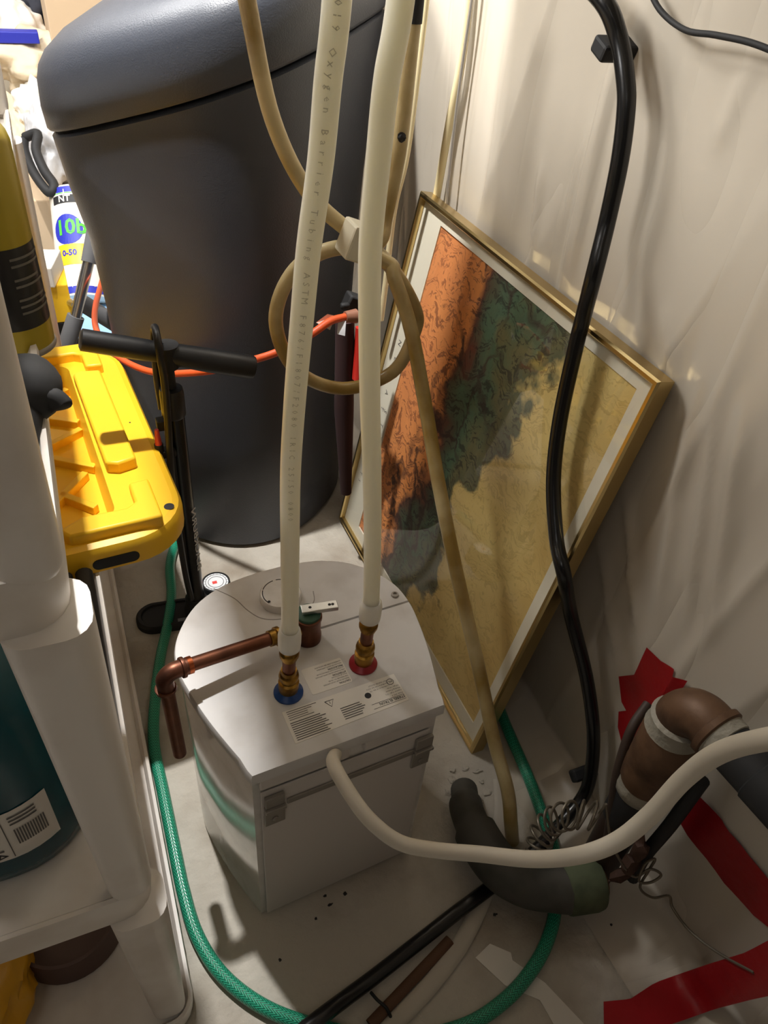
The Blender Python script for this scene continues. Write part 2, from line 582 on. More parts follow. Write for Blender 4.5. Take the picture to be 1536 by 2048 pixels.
    L(mx.outputs[2], b.inputs['Base Color'])
    return m


M_print = print_mat()

# ---------------------------------------------------------------- the setting
mb = MB(); mb.box((-1.0, 1.4, -0.02), (3.5, 6.2, 0.04)); struct(mb.build('floor', M_floor, smooth=0))
mb = MB(); mb.box((0.752, 1.4, 1.175), (0.08, 6.2, 2.35)); struct(mb.build('wall_right', M_wallp, smooth=0))
mb = MB(); mb.box((-1.0, 4.46, 1.175), (3.5, 0.08, 2.35)); struct(mb.build('wall_back', M_farwall, smooth=0))
mb = MB(); mb.box((-2.71, 1.4, 1.175), (0.08, 6.2, 2.35)); struct(mb.build('wall_left', M_darkwall, smooth=0))
mb = MB(); mb.box((-1.0, -1.66, 1.175), (3.5, 0.08, 2.35)); struct(mb.build('wall_front', M_darkwall, smooth=0))
mb = MB(); mb.box((-1.0, 1.4, 2.37), (3.5, 6.2, 0.04)); struct(mb.build('ceiling', M_ceil, smooth=0))
# unseen box added under the ceiling to shadow the near right side
mb = MB(); mb.box((0.352, 0.0, 1.985), (0.68, 2.44, 0.73)); struct(mb.build('light_block_1', M_wallp, smooth=0))


# plastic sheet hung on the right wall, its foot spread over the floor
CREASES = [((0.69, 0.8982, 1.139), (0.69, 0.8942, 0.7929), 0.010, 0.012), ((0.69, 0.8869, 1.1303), (0.69, 0.8765, 0.8163), 0.007, 0.008), ((0.69, 1.0187, 0.9368), (0.69, 0.9905, 0.8175), 0.008, 0.010),
           ((0.69, 0.5899, 0.7962), (0.69, 0.5077, 0.4802), 0.007, 0.012), ((0.69, 0.5126, 0.8081), (0.69, 0.4193, 0.5344), 0.008, 0.012), ((0.69, 0.6462, 0.5941), (0.69, 0.5101, 0.3999), 0.007, 0.010),
           ((0.69, 0.553, 0.804), (0.69, 0.4581, 0.5122), 0.006, 0.008), ((0.69, 0.9226, 1.0092), (0.69, 0.925, 0.8653), 0.005, 0.008), ((0.69, 0.6847, 0.8579), (0.69, 0.613, 0.7752), 0.006, 0.010),
           ((0.69, 1.1753, 1.0866), (0.69, 1.1579, 0.8233), 0.004, 0.010), ((0.69, 0.6766, 1.136), (0.69, 0.69, 1.0463), 0.005, 0.014), ((0.69, 0.6601, 0.4827), (0.69, 0.5326, 0.3249), 0.006, 0.010)]


def crease(y, z):
    d = 0.0
    for a, b, h_, w_ in CREASES:
        vy, vz = b[1] - a[1], b[2] - a[2]
        t = ((y - a[1]) * vy + (z - a[2]) * vz) / (vy * vy + vz * vz)
        if -0.1 < t < 1.1:
            k = min(1.0, (t + 0.1) / 0.3, (1.1 - t) / 0.3)
            q = math.hypot(y - a[1] - vy * t, z - a[2] - vz * t) / w_
            if q < 3:
                d += h_ * k * math.exp(-q * q)
    return d


def sheet_x(y, z):
    return sheet_x0(y, z) - crease(y, z)


def sheet_x0(y, z):
    a = noise.noise(Vector((0, y * 3.2, z * 0.9))) * 0.5 + noise.noise(Vector((3, y * 9, z * 1.6))) * 0.35
    g = 1.0 - abs(noise.noise(Vector((7, y * 6 + z * 1.2, z * 0.7 - y * 0.5)))) * 2.2
    return 0.703 - 0.012 * max(0, 0.4 + a) - 0.006 * max(0, g) ** 3


def sheet():
    mb = MB()
    rows = []
    ys = [-1.2 + i * 0.05 for i in range(24)] + [i * 0.006 for i in range(236)] + [1.42 + i * 0.05 for i in range(22)]
    zs = [2.3 - k * 0.05 for k in range(21)] + [1.28 - k * 0.0125 for k in range(101)]
    for z in zs:
        rows.append([Vector((sheet_x(y, z), y, z)) for y in ys])
    # foot: curls out over the floor
    for q, (dx, z) in enumerate(((0.012, 0.03), (0.03, 0.012), (0.065, 0.006), (0.095, 0.0035), (0.124, 0.002))):
        row = []
        for y in ys:
            ex = 1.0 + 0.16 * noise.noise(Vector((y * 5, q * .3, 2)))
            row.append(Vector((0.698 - dx * ex, y, z + 0.0022 * (1 + noise.noise(Vector((y * 14, dx * 30, 5)))))))
        rows.append(row)
    mb.loft(rows, closed=False, caps=(False, False))
    return mb.build('plastic_sheet', M_poly, smooth=180)


tag(sheet(), 'clear wrinkled plastic sheeting hung over the right wall down to the floor', 'plastic sheet')

# ---------------------------------------------------------------- water heater
hA = Vector((0.223, 0.494, 0)); hx = Vector((0.998, 0.0634, 0)); hy = Vector((-0.0634, 0.998, 0)); hz = Vector((0, 0, 1))


def hp(a, b, z):
    return hA + hx * a + hy * b + hz * z


half = [(0.131, 0.0), (0.144, 0.04), (0.158, 0.09), (0.168, 0.14), (0.172, 0.175), (0.168, 0.212), (0.151, 0.247),
        (0.122, 0.28), (0.084, 0.301), (0.042, 0.310), (0.0, 0.312)]
full = [(a, b) for a, b in half] + [(-a, b) for a, b in half[-2::-1]]


def hplan(scale, z, back=0.0):
    pts = smooth_path([Vector((a, b, 0)) for a, b in full], 3)
    out = []
    for p in pts:
        a, b = p.x, p.y
        out.append(hp(a * scale, (b - 0.155) * scale + 0.155 - (back if b < 0.01 else 0), z))
    return out


heater = thing('water_heater', (0.223, 0.64, 0.0),
               'white mini tank electric water heater standing on the concrete floor', 'water heater')
mb = MB()
mb.loft([hplan(0.965, 0.0), hplan(0.985, 0.008), hplan(0.99, 0.2), hplan(0.99, 0.405)])
mb.build('tank_body', M_enamel, heater, smooth=35)
# top: rear connection panel and front cover with a fine seam between


def top_piece(poly, name, m):
    r0 = [hp(a, b, 0.4055) for a, b in poly]
    r1 = [hp(a, b, 0.421) for a, b in poly]
    ca = sum(p[0] for p in poly) / len(poly); cb = sum(p[1] for p in poly) / len(poly)
    r2 = [hp(a + (ca - a) * 0.012, b + (cb - b) * 0.012, 0.4245) for a, b in poly]
    r3 = [hp(a + (ca - a) * 0.03, b + (cb - b) * 0.03, 0.425) for a, b in poly]
    q = MB(); q.loft([r0, r1, r2, r3])
    return q.build(name, m, heater, smooth=35)


sp = [(p.x, p.y) for p in smooth_path([Vector((a, b, 0)) for a, b in full], 4)]
rear = [p for p in sp if p[1] <= 0.1715]
ri = [p for p in rear if p[0] > 0] + [(0.1718, 0.1742), (-0.1718, 0.1742)] + [p for p in rear if p[0] < 0]
ri = [(a * 1.012, b - (0.009 if b < 0.012 else 0)) for a, b in ri]
top_piece(ri, 'rear_top_panel', M_enamel_top)
fr = [(0.1718, 0.1758)] + [p for p in sp if p[1] >= 0.1775] + [(-0.1718, 0.1758)]
fr = [(a * 1.012, b if b < 0.2 else 0.2 + (b - 0.2) * 1.02) for a, b in fr]
top_piece(fr, 'front_top_cover', M_enamel_top)
# panel line curving round the knob
mb = MB()
mb.tube(smooth_path([hp(-0.088, 0.305, 0.4247), hp(-0.066, 0.275, 0.4249), hp(-0.055, 0.245, 0.4249),
                     hp(-0.040, 0.222, 0.4249), hp(-0.012, 0.211, 0.4249), hp(0.02, 0.213, 0.4249),
                     hp(0.04, 0.226, 0.4249), hp(0.047, 0.246, 0.4249)], 6), 0.0008, 6)
mb.build('cover_groove', mat('groove_grey', (150, 145, 140), 0.6), heater)
# knob
kn = hp(-0.003, 0.25, 0.4252)
mb = MB(); mb.lathe([(0.031, 0), (0.0305, 0.010), (0.029, 0.0125), (0.0, 0.0135)], kn, seg=40)
knob = mb.build('temperature_knob', M_enamel, heater, smooth=50)
mb = MB()
for a0, a1 in ((100, 150), (155, 215), (60, 92)):
    pts = [kn + Vector((0.0265 * math.cos(math.radians(a)), 0.0265 * math.sin(math.radians(a)), 0.0128))
           for a in range(a0, a1 + 1, 5)]
    mb.tube(pts, 0.0007, 5)
mb.lathe([(0.0022, 0), (0.0022, 0.0006)], kn + Vector((-0.021, -0.013, 0.0128)), seg=10)
mb.build('dial_marks', M_ink, knob)
for (a, b) in ((0.158, 0.193),):
    mb = MB(); mb.lathe([(0.006, 0), (0.0055, 0.003), (0.003, 0.0035), (0.0028, 0.0015), (0, 0.0015)], hp(a, b, 0.4249), seg=16)
    mb.build('screw', M_bracket, heater)
# back panel with recessed band, hanger bar and clips
mb = MB()
poly = [(-0.121, 0.012), (0.121, 0.012), (0.121, 0.368), (-0.121, 0.368)]
mb.prism(poly, hp(0, -0.0005, 0), hx, hz, hy, -0.0025)
mb.build('back_panel', M_backpanel, heater, smooth=0, bevel=0.001)
mb = MB()
mb.box(hp(-0.062, -0.003, 0.392), (0.12, 0.006, 0.026), Matrix((hx, hy, hz)).transposed())
mb.box(hp(0.072, -0.003, 0.392), (0.105, 0.006, 0.026), Matrix((hx, hy, hz)).transposed())
mb.build('back_rib', M_backpanel, heater, smooth=0, bevel=0.002)
R3 = Matrix((hx, hy, hz)).transposed()
mb = MB(); mb.box(hp(0.006, -0.0045, 0.329), (0.185, 0.003, 0.011), R3)
mb.build('hanger_bar', M_bracket, heater, smooth=0, bevel=0.0008)
for s in (-0.104, 0.112):
    mb = MB()
    mb.box(hp(s, -0.005, 0.305), (0.028, 0.003, 0.036), R3)
    mb.box(hp(s, -0.0085, 0.332), (0.028, 0.010, 0.006), R3)
    mb.box(hp(s, -0.0065, 0.347), (0.026, 0.006, 0.022), R3)
    mb.lathe([(0.0045, 0), (0.004, 0.002), (0, 0.0025)], hp(s, -0.0065, 0.302), -hy, seg=12)
    mb.build('mounting_clip', M_bracket, heater, smooth=30, bevel=0.0015)
# stickers
mb = MB(); mb.prism([(-0.069, 0.0125), (0.0915, 0.0165), (0.0915, 0.062), (-0.069, 0.062)], hp(0, 0, 0.4251), hx, hy, hz, 0.0004)
st1 = mb.build('rating_sticker', M_sticker, heater, smooth=0)
mb = MB(); mb.prism(rrect(0.058, 0.044, 0.003, 3, 0.006, 0.0935), hp(0, 0, 0.4251), hx, hy, hz, 0.0003)
st2 = mb.build('caution_sticker', M_sticker, heater, smooth=0)
zt = 0.4257


def lab(body, size, a, b, m=M_ink, par=st1, bold=0.0, xs=1.0, z=zt):
    return text(body, size, hp(a, b, z), -hx, -hy, m, par, bold=bold, xscale=xs)


lab('STIEBEL ELTRON', 0.0058, 0.0895, 0.0265, bold=0.00012, xs=0.86)
mb = MB()
for b in (0.0275, 0.0202):
    mb.prism([(0.0425, b), (0.0895, b), (0.0895, b + 0.0005), (0.0425, b + 0.0005)], hp(0, 0, zt), hx, hy, hz, 0.0001)
mb.build('rule_lines', M_ink, st1, smooth=0)
for k, s in enumerate(('Model: SHC 4', 'Capacity: 4 gal / 15 L', 'Working Pressure:', '150 psi / 10 bar', 'Conforms to UL Std. 174', 'Certified to CSA Std. C22.2', 'HOT WATER OUTLET')):
    lab(s, 0.0031, 0.0895 - (0.012 if k > 3 else 0), 0.0315 + k * 0.0042, xs=0.9)
mb = MB()
mb.lathe([(0.0045, 0), (0.0045, 0.0002)], hp(0.044, 0.043, zt), seg=20)
mb.build('black_seal', M_ink, st1, smooth=0)
mb = MB()
pts = [hp(0.081 + 0.0046 * math.cos(t), 0.052 + 0.0046 * math.sin(t), zt) for t in [2 * math.pi * k / 20 for k in range(21)]]
mb.tube(pts, 0.0004, 5)
mb.build('approval_ring', M_ink, st1)
lab('ETL', 0.0036, 0.0842, 0.0534, bold=0.0001)
# warning triangle
mb = MB()
tr = [hp(-0.006 + 0.006 * dx, 0.0555 - 0.010 * dy, zt) for dx, dy in ((-1, 0), (1, 0), (0, -0.0))]
tri = [hp(-0.0125, 0.0475, zt), hp(-0.0005, 0.0475, zt), hp(-0.0065, 0.058, zt), hp(-0.0125, 0.0475, zt)]
tri = [hp(-0.0125, 0.0555, zt), hp(-0.0005, 0.0555, zt), hp(-0.0065, 0.0455, zt), hp(-0.0125, 0.0555, zt)]
mb.tube(tri, 0.00045, 5)
mb.build('warning_triangle', M_ink, st1)
lab('!', 0.006, -0.0058, 0.0545, bold=0.0001)
# fine print as printed lines
mb = MB()
for k in range(9):
    b = 0.0155 + k * 0.0032
    l = random.uniform(0.040, 0.054)
    mb.prism([(-0.065, b), (-0.065 + l, b), (-0.065 + l, b + 0.0013), (-0.065, b + 0.0013)], hp(0, 0, zt), hx, hy, hz, 0.0001)
for k in range(5):
    b = 0.046 + k * 0.0032
    l = random.uniform(0.025, 0.044)
    mb.prism([(-0.064, b), (-0.064 + l, b), (-0.064 + l, b + 0.0009), (-0.064, b + 0.0009)], hp(0, 0, zt), hx, hy, hz, 0.0001)
for k in range(6):
    b = 0.0205 + k * 0.0034
    l = random.uniform(0.024, 0.033)
    mb.prism([(0.002, b), (0.002 + l, b), (0.002 + l, b + 0.0013), (0.002, b + 0.0013)], hp(0, 0, zt), hx, hy, hz, 0.0001)
mb.build('fine_print', M_inkgrey, st1, smooth=0)
for k, s in enumerate(('CAUTION:', 'PRESSURE RELIEF VALVE LIMITING', 'THE PRESSURE TO 150 PSI', 'MUST BE INSTALLED', 'ATTENTION:', 'UNE SOUPAPE DE SECURITE LIMITANT',
                       'LA PRESSION DOIT ETRE INSTALLEE', 'PRECAUCION:', 'VALVULA DE ALIVIO LIMITANDO', 'LA PRESION DEBE SER INSTALADA')):
    big = s.endswith(':')
    lab(s, 0.0040 if big else 0.0029, 0.033, 0.0770 + k * 0.0038, M_inkgrey if not big else M_ink, st2, 0.00008 if big else 0, xs=0.85)
# coloured collars
for (px, py, m, nm) in ((0.1671, 0.5786, M_blue, 'cold_collar'), (0.2767, 0.5909, M_red, 'hot_collar')):
    mb = MB(); mb.lathe([(0.0195, 0), (0.0195, 0.0025), (0.013, 0.008), (0.0115, 0.008)], (px, py, 0.4252), seg=36)
    c = mb.build(nm, m, heater)
    c['label'] = ('blue' if m is M_blue else 'red') + ' plastic collar round the inlet pipe'
# relief valve on top
vx, vy = 0.2195, 0.659
mb = MB()
mb.lathe([(0.0185, 0), (0.0185, 0.012), (0.0175, 0.014), (0.0175, 0.040), (0.019, 0.042), (0.019, 0.047), (0.0165, 0.048)], (vx, vy, 0.4252), seg=32)
vb = mb.build('relief_valve_body', M_copper, heater)
mb = MB(); mb.lathe([(0.0172, 0), (0.0172, 0.004), (0.0155, 0.0055), (0.006, 0.006), (0.006, 0.010), (0, 0.0105)], (vx, vy, 0.4732), seg=32)
mb.build('valve_cap', M_green_cap, vb)
mb = MB()
ld = Vector((0.99, -0.12, 0.0)).normalized()
lw = Vector((0.12, 0.99, 0))
L3 = Matrix((ld, lw, hz)).transposed()
mb.box(Vector((vx, vy, 0.487)) + ld * 0.015, (0.050, 0.014, 0.0012), L3)
mb.box(Vector((vx, vy, 0.4845)) + ld * 0.015 - lw * 0.007, (0.050, 0.0012, 0.006), L3)
mb.box(Vector((vx, vy, 0.4845)) + ld * 0.0397, (0.0012, 0.014, 0.006), L3)
mb.build('lever', M_steel, vb, smooth=0, bevel=0.0012)
mb = MB()
for d in (0.002, 0.029, 0.0335):
    mb.lathe([(0.0022, 0), (0.0022, 0.0003)], Vector((vx, vy, 0.4877)) + ld * d, seg=10)
mb.build('lever_holes', M_dark, vb, smooth=0)['kind'] = 'stuff'

# ---------------------------------------------------------------- copper discharge pipe of the valve
cp = thing('copper_discharge_pipe', (0.03, 0.62, 0.29), 'tarnished copper pipe elbowed downward from the relief valve on the water heater', 'pipe')
e0 = Vector((vx - 0.014, vy - 0.003, 0.452)); e1 = Vector((0.037, 0.6245, 0.472))
dr = (e1 - e0).normalized()
mb = MB(); mb.lathe([(0.0095, 0.0), (0.0095, 0.012), (0.0125, 0.012), (0.0125, 0.020), (0.0105, 0.021), (0.0105, 0.030), (0.0135, 0.031), (0.0135, 0.036), (0.0112, 0.037), (0.0112, 0.046)], e0, dr, seg=24)
mb.build('brass_fitting', M_brass, cp)
mb = MB(); mb.tube([e0 + dr * 0.04, e1 + dr * -0.001], 0.0092, 20); mb.build('horizontal_tube', M_copper, cp)
mb = MB()
el = [e1 + dr * -0.012, e1, e1 + dr * 0.007 + Vector((0, 0, -0.001)), e1 + dr * 0.014 + Vector((0, 0, -0.005)), e1 + dr * 0.0185 + Vector((0, 0, -0.012)), e1 + dr * 0.019 + Vector((0.0005, 0, -0.02)), e1 + dr * 0.019 + Vector((0.001, 0, -0.034))]
mb.tube(smooth_path(el, 4), 0.0112, 20)
for c, a in ((e1 + dr * -0.006, dr), (e1 + dr * 0.019 + Vector((0, 0, -0.030)), Vector((0, 0, 1)))):
    mb.lathe([(0.0112, -0.003), (0.0136, -0.0022), (0.0140, 0), (0.0136, 0.0022), (0.0112, 0.003)], c, a, seg=24)
mb.build('elbow', M_copper, cp)
mb = MB(); mb.lathe([(0.0116, 0), (0.0116, 0.006)], e1 + dr * -0.018, dr, seg=24); mb.build('bright_band', M_copper_b, cp)
pe = e1 + dr * 0.019
mb = MB(); mb.tube([pe + Vector((0.001, 0, -0.03)), pe + Vector((0.003, -0.001, -0.178))], 0.0092, 20, caps=False)
mb.lathe([(0.0092, 0), (0.0092, 0.0003)], pe + Vector((0.003, -0.001, -0.178)), (0, 0, -1), seg=20)
mb.build('drop_tube', M_copper, cp)


# ---------------------------------------------------------------- PEX supply tubes with brass fittings
def pex(base, path, label):
    bx, by = base
    t = thing('supply_tube', (bx, by, 0.427), label, 'tube', 'white water tubes on the heater')
    d0 = (Vector(path[0]) - Vector((bx, by, 0.427))).normalized()
    o = Vector((bx, by, 0.427))
    q = MB(); q.lathe([(0.0118, 0.0), (0.0125, 0.002), (0.0135, 0.014), (0.0135, 0.022), (0.0105, 0.024), (0.0105, 0.028), (0.0128, 0.030), (0.0132, 0.034), (0.0125, 0.038), (0.0105, 0.040), (0.0102, 0.046)], o, d0, seg=28)
    q.build('brass_nut', M_brass, t)
    q = MB(); q.lathe([(0.0086, 0), (0.0086, 0.034)], o + d0 * 0.042, d0, seg=24); q.build('copper_stub', M_copper, t)
    q = MB(); q.lathe([(0.0105, 0), (0.0105, 0.004), (0.0125, 0.006), (0.0128, 0.010), (0.0122, 0.013), (0.0105, 0.015), (0.0105, 0.024)], o + d0 * 0.069, d0, seg=28)
    q.build('brass_ring', M_brass, t)
    q = MB(); q.lathe([(0.0112, 0), (0.0138, 0.003), (0.0144, 0.012), (0.0144, 0.026), (0.0132, 0.034), (0.0112, 0.036)], o + d0 * 0.087, d0, seg=28)
    q.build('coupler', M_pexc, t)
    P = smooth_path([o + d0 * 0.09] + [Vector(p) for p in path], 8)
    q = MB(); q.tube(P, 0.0104, 24); tb = q.build('white_tube', M_pex, t)
    return t, tb, P


t1, tb1, P1 = pex((0.1671, 0.5786), [(0.1698, 0.5786, 0.5711), (0.1703, 0.5786, 0.6857), (0.1713, 0.5786, 0.7878), (0.176, 0.5786, 0.8736), (0.1819, 0.5786, 0.9482), (0.1878, 0.5786, 1.0161), (0.1962, 0.5786, 1.0804), (0.2006, 0.5786, 1.1351), (0.2056, 0.5786, 1.1841), (0.212, 0.58, 1.3), (0.222, 0.59, 1.5)],
                  'white tube rising from the blue collar on the water heater')
t2, tb2, P2 = pex((0.2767, 0.5909), [(0.2806, 0.591, 0.5379), (0.275, 0.591, 0.6453), (0.2663, 0.591, 0.7582), (0.2574, 0.591, 0.853), (0.2513, 0.591, 0.9343), (0.2471, 0.591, 1.0084), (0.2489, 0.591, 1.0752), (0.2514, 0.591, 1.1327), (0.2579, 0.591, 1.1842), (0.264, 0.595, 1.3), (0.272, 0.6, 1.5)],
                  'white tube rising from the red collar on the water heater')
# print along the left tube


def tube_text(body, P, r, m, parent, s0, s1):
    L = [0]
    for i in range(1, len(P)):
        L.append(L[-1] + (P[i] - P[i - 1]).length)
    camp = Vector((0, 0, 1.25))
    n = len(body)
    mbv, mbf = [], []
    for k, chx in enumerate(body):
        if chx == ' ':
            continue
        s = s0 + (s1 - s0) * k / n
        i = max(1, next((j for j in range(len(L)) if L[j] > s), len(L) - 1))
        f = (s - L[i - 1]) / max(1e-6, L[i] - L[i - 1])
        p = P[i - 1].lerp(P[i], f)
        d = (P[i - 1] - P[i]).normalized()          # reading runs down the tube
        v = Vector((-0.15, -0.75, 0.35))
        v = (v - d * v.dot(d)).normalized()
        up = v.cross(d)
        cu = bpy.data.curves.new('t', 'FONT'); cu.body = chx; cu.size = 0.0078; cu.align_x = 'CENTER'; cu.align_y = 'CENTER'; cu.resolution_u = 1
        ob = bpy.data.objects.new('t', cu); COL.objects.link(ob)
        me0 = bpy.data.meshes.new_from_object(ob.evaluated_get(bpy.context.evaluated_depsgraph_get()))
        o0 = len(mbv)
        for w in me0.vertices:
            ang = w.co.y / r - 0.05
            mbv.append(p + d * w.co.x + (v * math.cos(ang) + up * math.sin(ang)) * (r + 0.0003))
        mbf += [tuple(o0 + q for q in pl.vertices) for pl in me0.polygons]
        bpy.data.objects.remove(ob); bpy.data.curves.remove(cu); bpy.data.meshes.remove(me0)
    q = MB(); q.add(mbv, mbf)
    return q.build('tube_print', m, parent, smooth=0)


tube_text('CSA 3/4 CTS SDR9 PEX MIC1019 Oxygen Barrier Tubing ASTM F876/F1807/F2080 IRIC 25/50 0800', P1, 0.0104, M_pexink, tb1, 0.85, 0.21)

# ---------------------------------------------------------------- heater power cord
cpts = [hp(-0.022, -0.005, 0.40), (0.1783, 0.4337, 0.4708), (0.1842, 0.3886, 0.4722), (0.1971, 0.3588, 0.4624), (0.2207, 0.3339, 0.4481), (0.2545, 0.3145, 0.4448), (0.2919, 0.2862, 0.4648), (0.3274, 0.253, 0.4943), (0.3514, 0.2253, 0.5391), (0.3685, 0.2069, 0.5903), (0.3855, 0.2013, 0.6398), (0.4011, 0.2007, 0.6938), (0.4048, 0.1899, 0.7461), (0.4042, 0.1669, 0.7989), (0.4068, 0.1432, 0.837)]
mb = MB(); mb.tube(smooth_path(cpts, 8), 0.0084, 16)
tag(mb.build('power_cord', M_cord), 'thick white flexible cord curving from the back of the water heater to the right', 'cord')

# ---------------------------------------------------------------- shelf unit at the left
SX = -0.037
shelf = thing('resin_shelf_unit', (-0.25, 0.8, 0.0), 'white resin shelf unit along the left edge of the photograph', 'shelf unit')
SY0, SY1, SXL = 0.388, 1.62, -0.50


def tray(zb, zt_, lip, flare=0.0):
    q = MB()
    w = SX - SXL + 2 * flare; d = SY1 - SY0 + 2 * flare
    cxm, cym = (SX + SXL) / 2, (SY0 + SY1) / 2

    def ring(inset, z, r=0.035):
        return [Vector((x, y, z)) for x, y in rrect(w - 2 * inset, d - 2 * inset, max(0.004, r - inset), 5, cxm, cym)]
    q.loft([ring(0.012, zt_ - 0.010), ring(0.010, zt_ - 0.002), ring(0.006, zt_ + lip), ring(0.001, zt_ + lip), ring(0.0, zt_ - 0.002), ring(0.003, zb), ring(0.007, zb), ring(0.008, zt_ - 0.014)], caps=(False, False))
    q.add(ring(0.012, zt_ - 0.010), [tuple(range(24))])
    q.add(ring(0.008, zt_ - 0.014), [tuple(range(24))[::-1]])
    return q.build('tray', M_shelf, shelf, smooth=35)


tray(0.004, 0.034, 0.005, 0.012)
tray(0.368, 0.415, 0.005)
tray(0.838, 0.886, 0.005)
tray(1.31, 1.355, 0.005)


def leg(x, y, z0, z1):
    q = MB()

    def ring(w, d, z):
        return [Vector((px, py, z)) for px, py in rrect(w, d, min(w, d) * 0.32, 4, x, y)]
    hgt = z1 - z0
    rs = [ring(0.036, 0.036, z0 - 0.014), ring(0.042, 0.042, z0 - 0.007), ring(0.044, 0.044, z0)]
    for k in range(1, 5):
        s = 0.044 + 0.018 * k / 4
        rs.append(ring(s, s, z0 + hgt * k / 4))
    q.loft(rs)
    return q.build('leg', M_shelf, shelf, smooth=40)


for yy in (SY0 + 0.021, SY1 - 0.021):
    for xx in (SX - 0.021, SXL + 0.021):
        for z0, z1 in ((0.046, 0.368), (0.427, 0.838), (0.898, 1.31)):
            leg(xx, yy, z0, z1)
# rust streaks on the bottom rim
mb = MB()
for k in range(9):
    y = 0.42 + k * 0.055 + random.uniform(-0.02, 0.02)
    w = random.uniform(0.004, 0.016)
    z0 = random.uniform(0.008, 0.02)
    mb.add([(SX + 0.0126, y, z0), (SX + 0.0126, y + w, z0 - 0.002), (SX + 0.0126, y + w * 1.3, 0.0325), (SX + 0.0126, y - 0.003, 0.033)], [(0, 1, 2, 3)])
mb.build('rust_streaks', M_rust, shelf, smooth=0)['kind'] = 'stuff'

# teal jug on the middle tray
jug = thing('teal_jug', (-0.185, 0.56, 0.4055), 'teal plastic jug with a white back label on the middle shelf tray', 'jug')
jc = (-0.185, 0.560)


def jr(w, d, z, r):
    return [Vector((jc[0] + x, jc[1] + y, z)) for x, y in rrect(w, d, r, 7)]


mb = MB()
mb.loft([jr(0.185, 0.19, 0.4055, 0.08), jr(0.205, 0.21, 0.412, 0.085), jr(0.212, 0.218, 0.43, 0.088), jr(0.206, 0.212, 0.446, 0.085), jr(0.206, 0.212, 0.60, 0.085), jr(0.19, 0.196, 0.645, 0.08), jr(0.14, 0.145, 0.69, 0.06), jr(0.07, 0.07, 0.715, 0.03), jr(0.06, 0.06, 0.735, 0.028)])
mb.build('jug_body', M_teal, jug, smooth=60)
mb = MB(); mb.lathe([(0.034, 0), (0.034, 0.03), (0.031, 0.034), (0, 0.034)], (jc[0], jc[1], 0.735), seg=28); mb.build('cap', M_blackm, jug)


def on_jug(t, z, off):
    """point on the front of the jug, t = sideways distance along the surface"""
    w, d, r = 0.206, 0.212, 0.085
    if t < w / 2 - r:
        return Vector((jc[0] + t, jc[1] - d / 2 - off, z))
    a = (t - (w / 2 - r)) / r
    return Vector((jc[0] + w / 2 - r + (r + off) * math.sin(a), jc[1] - d / 2 + r - (r + off) * math.cos(a), z))


mb = MB()
ts = [-0.06 + k * 0.012 for k in range(12)]
mb.loft([[on_jug(t, 0.452, 0.0008) for t in ts], [on_jug(t, 0.535, 0.0008) for t in ts]], closed=False, caps=(False, False))
jl = mb.build('paper_label', M_sticker, jug, smooth=60)
mb = MB()


def jbar(t0, t1, z0, z1):
    n = 6
    mb.loft([[on_jug(t0 + (t1 - t0) * k / n, z0, 0.0014) for k in range(n + 1)], [on_jug(t0 + (t1 - t0) * k / n, z1, 0.0014) for k in range(n + 1)]], closed=False, caps=(False, False))


for k in range(7):
    jbar(-0.055, 0.018 - 0.01 * (k % 3), 0.470 + k * 0.008, 0.473 + k * 0.008)
for k in range(12):
    jbar(0.033 + k * 0.0026, 0.0344 + k * 0.0026, 0.475, 0.503)
jbar(0.0245, 0.0255, 0.456, 0.53)
for k in range(3):
    jbar(0.032, 0.058, 0.512 + k * 0.006, 0.5145 + k * 0.006)
mb.build('label_print', M_inkgrey, jl, smooth=0)
mb = MB()
mb.lathe([(0.0055, 0), (0.0055, 0.0004), (0.003, 0.0004), (0.003, 0)], on_jug(0.014, 0.461, 0.001), (0.05, -1, 0), seg=3, caps=(False, False))
mb.build('recycling_mark', M_ink, jl, smooth=0)

# things on the bottom tray
mb = MB(); mb.lathe([(0.075, 0), (0.078, 0.004), (0.074, 0.05), (0.070, 0.052), (0.068, 0.012), (0.0, 0.010)], (-0.175, 0.56, 0.0245), seg=40)
tag(mb.build('brown_pot', M_disc), 'shallow round brown pot on the bottom shelf tray', 'pot')
mb = MB(); blob(mb, (-0.295, 0.50, 0.075), (0.085, 0.10, 0.06), 0.22, 1.4, 3, 4, 0.0345)
tag(mb.build('yellow_bag', M_bag), 'crumpled amber yellow plastic bag on the bottom shelf tray', 'bag')

# spray can on the upper tray
can = thing('aerosol_can', (-0.054, 0.735, 0.877), 'olive yellow and black aerosol can on the top shelf tray', 'can')
co = Vector((-0.054, 0.735, 0.8765))
mb = MB(); mb.lathe([(0.0300, 0), (0.0335, 0.001), (0.0342, 0.003), (0.0335, 0.006), (0.0328, 0.007)], co, seg=40); mb.build('bottom_rim', M_bracket, can)
mb = MB(); mb.lathe([(0.0328, 0.007), (0.0330, 0.03)], co, seg=40, caps=(False, False)); mb.build('lower_band', M_can_y, can)
mb = MB(); mb.lathe([(0.0331, 0.03), (0.0331, 0.105)], co, seg=40, caps=(False, False)); bk = mb.build('black_band', M_can_k, can)
mb = MB(); mb.lathe([(0.0330, 0.105), (0.0330, 0.185), (0.031, 0.192), (0.026, 0.2), (0.020, 0.204), (0, 0.204)], co, seg=40, caps=(False, True)); mb.build('upper_band', M_can_y, can)
mb = MB(); mb.lathe([(0.016, 0.204), (0.016, 0.225), (0.014, 0.228), (0, 0.228)], co, seg=28); mb.build('spray_cap', mat('can_cap', (200, 190, 180), 0.4), can)
mb = MB()
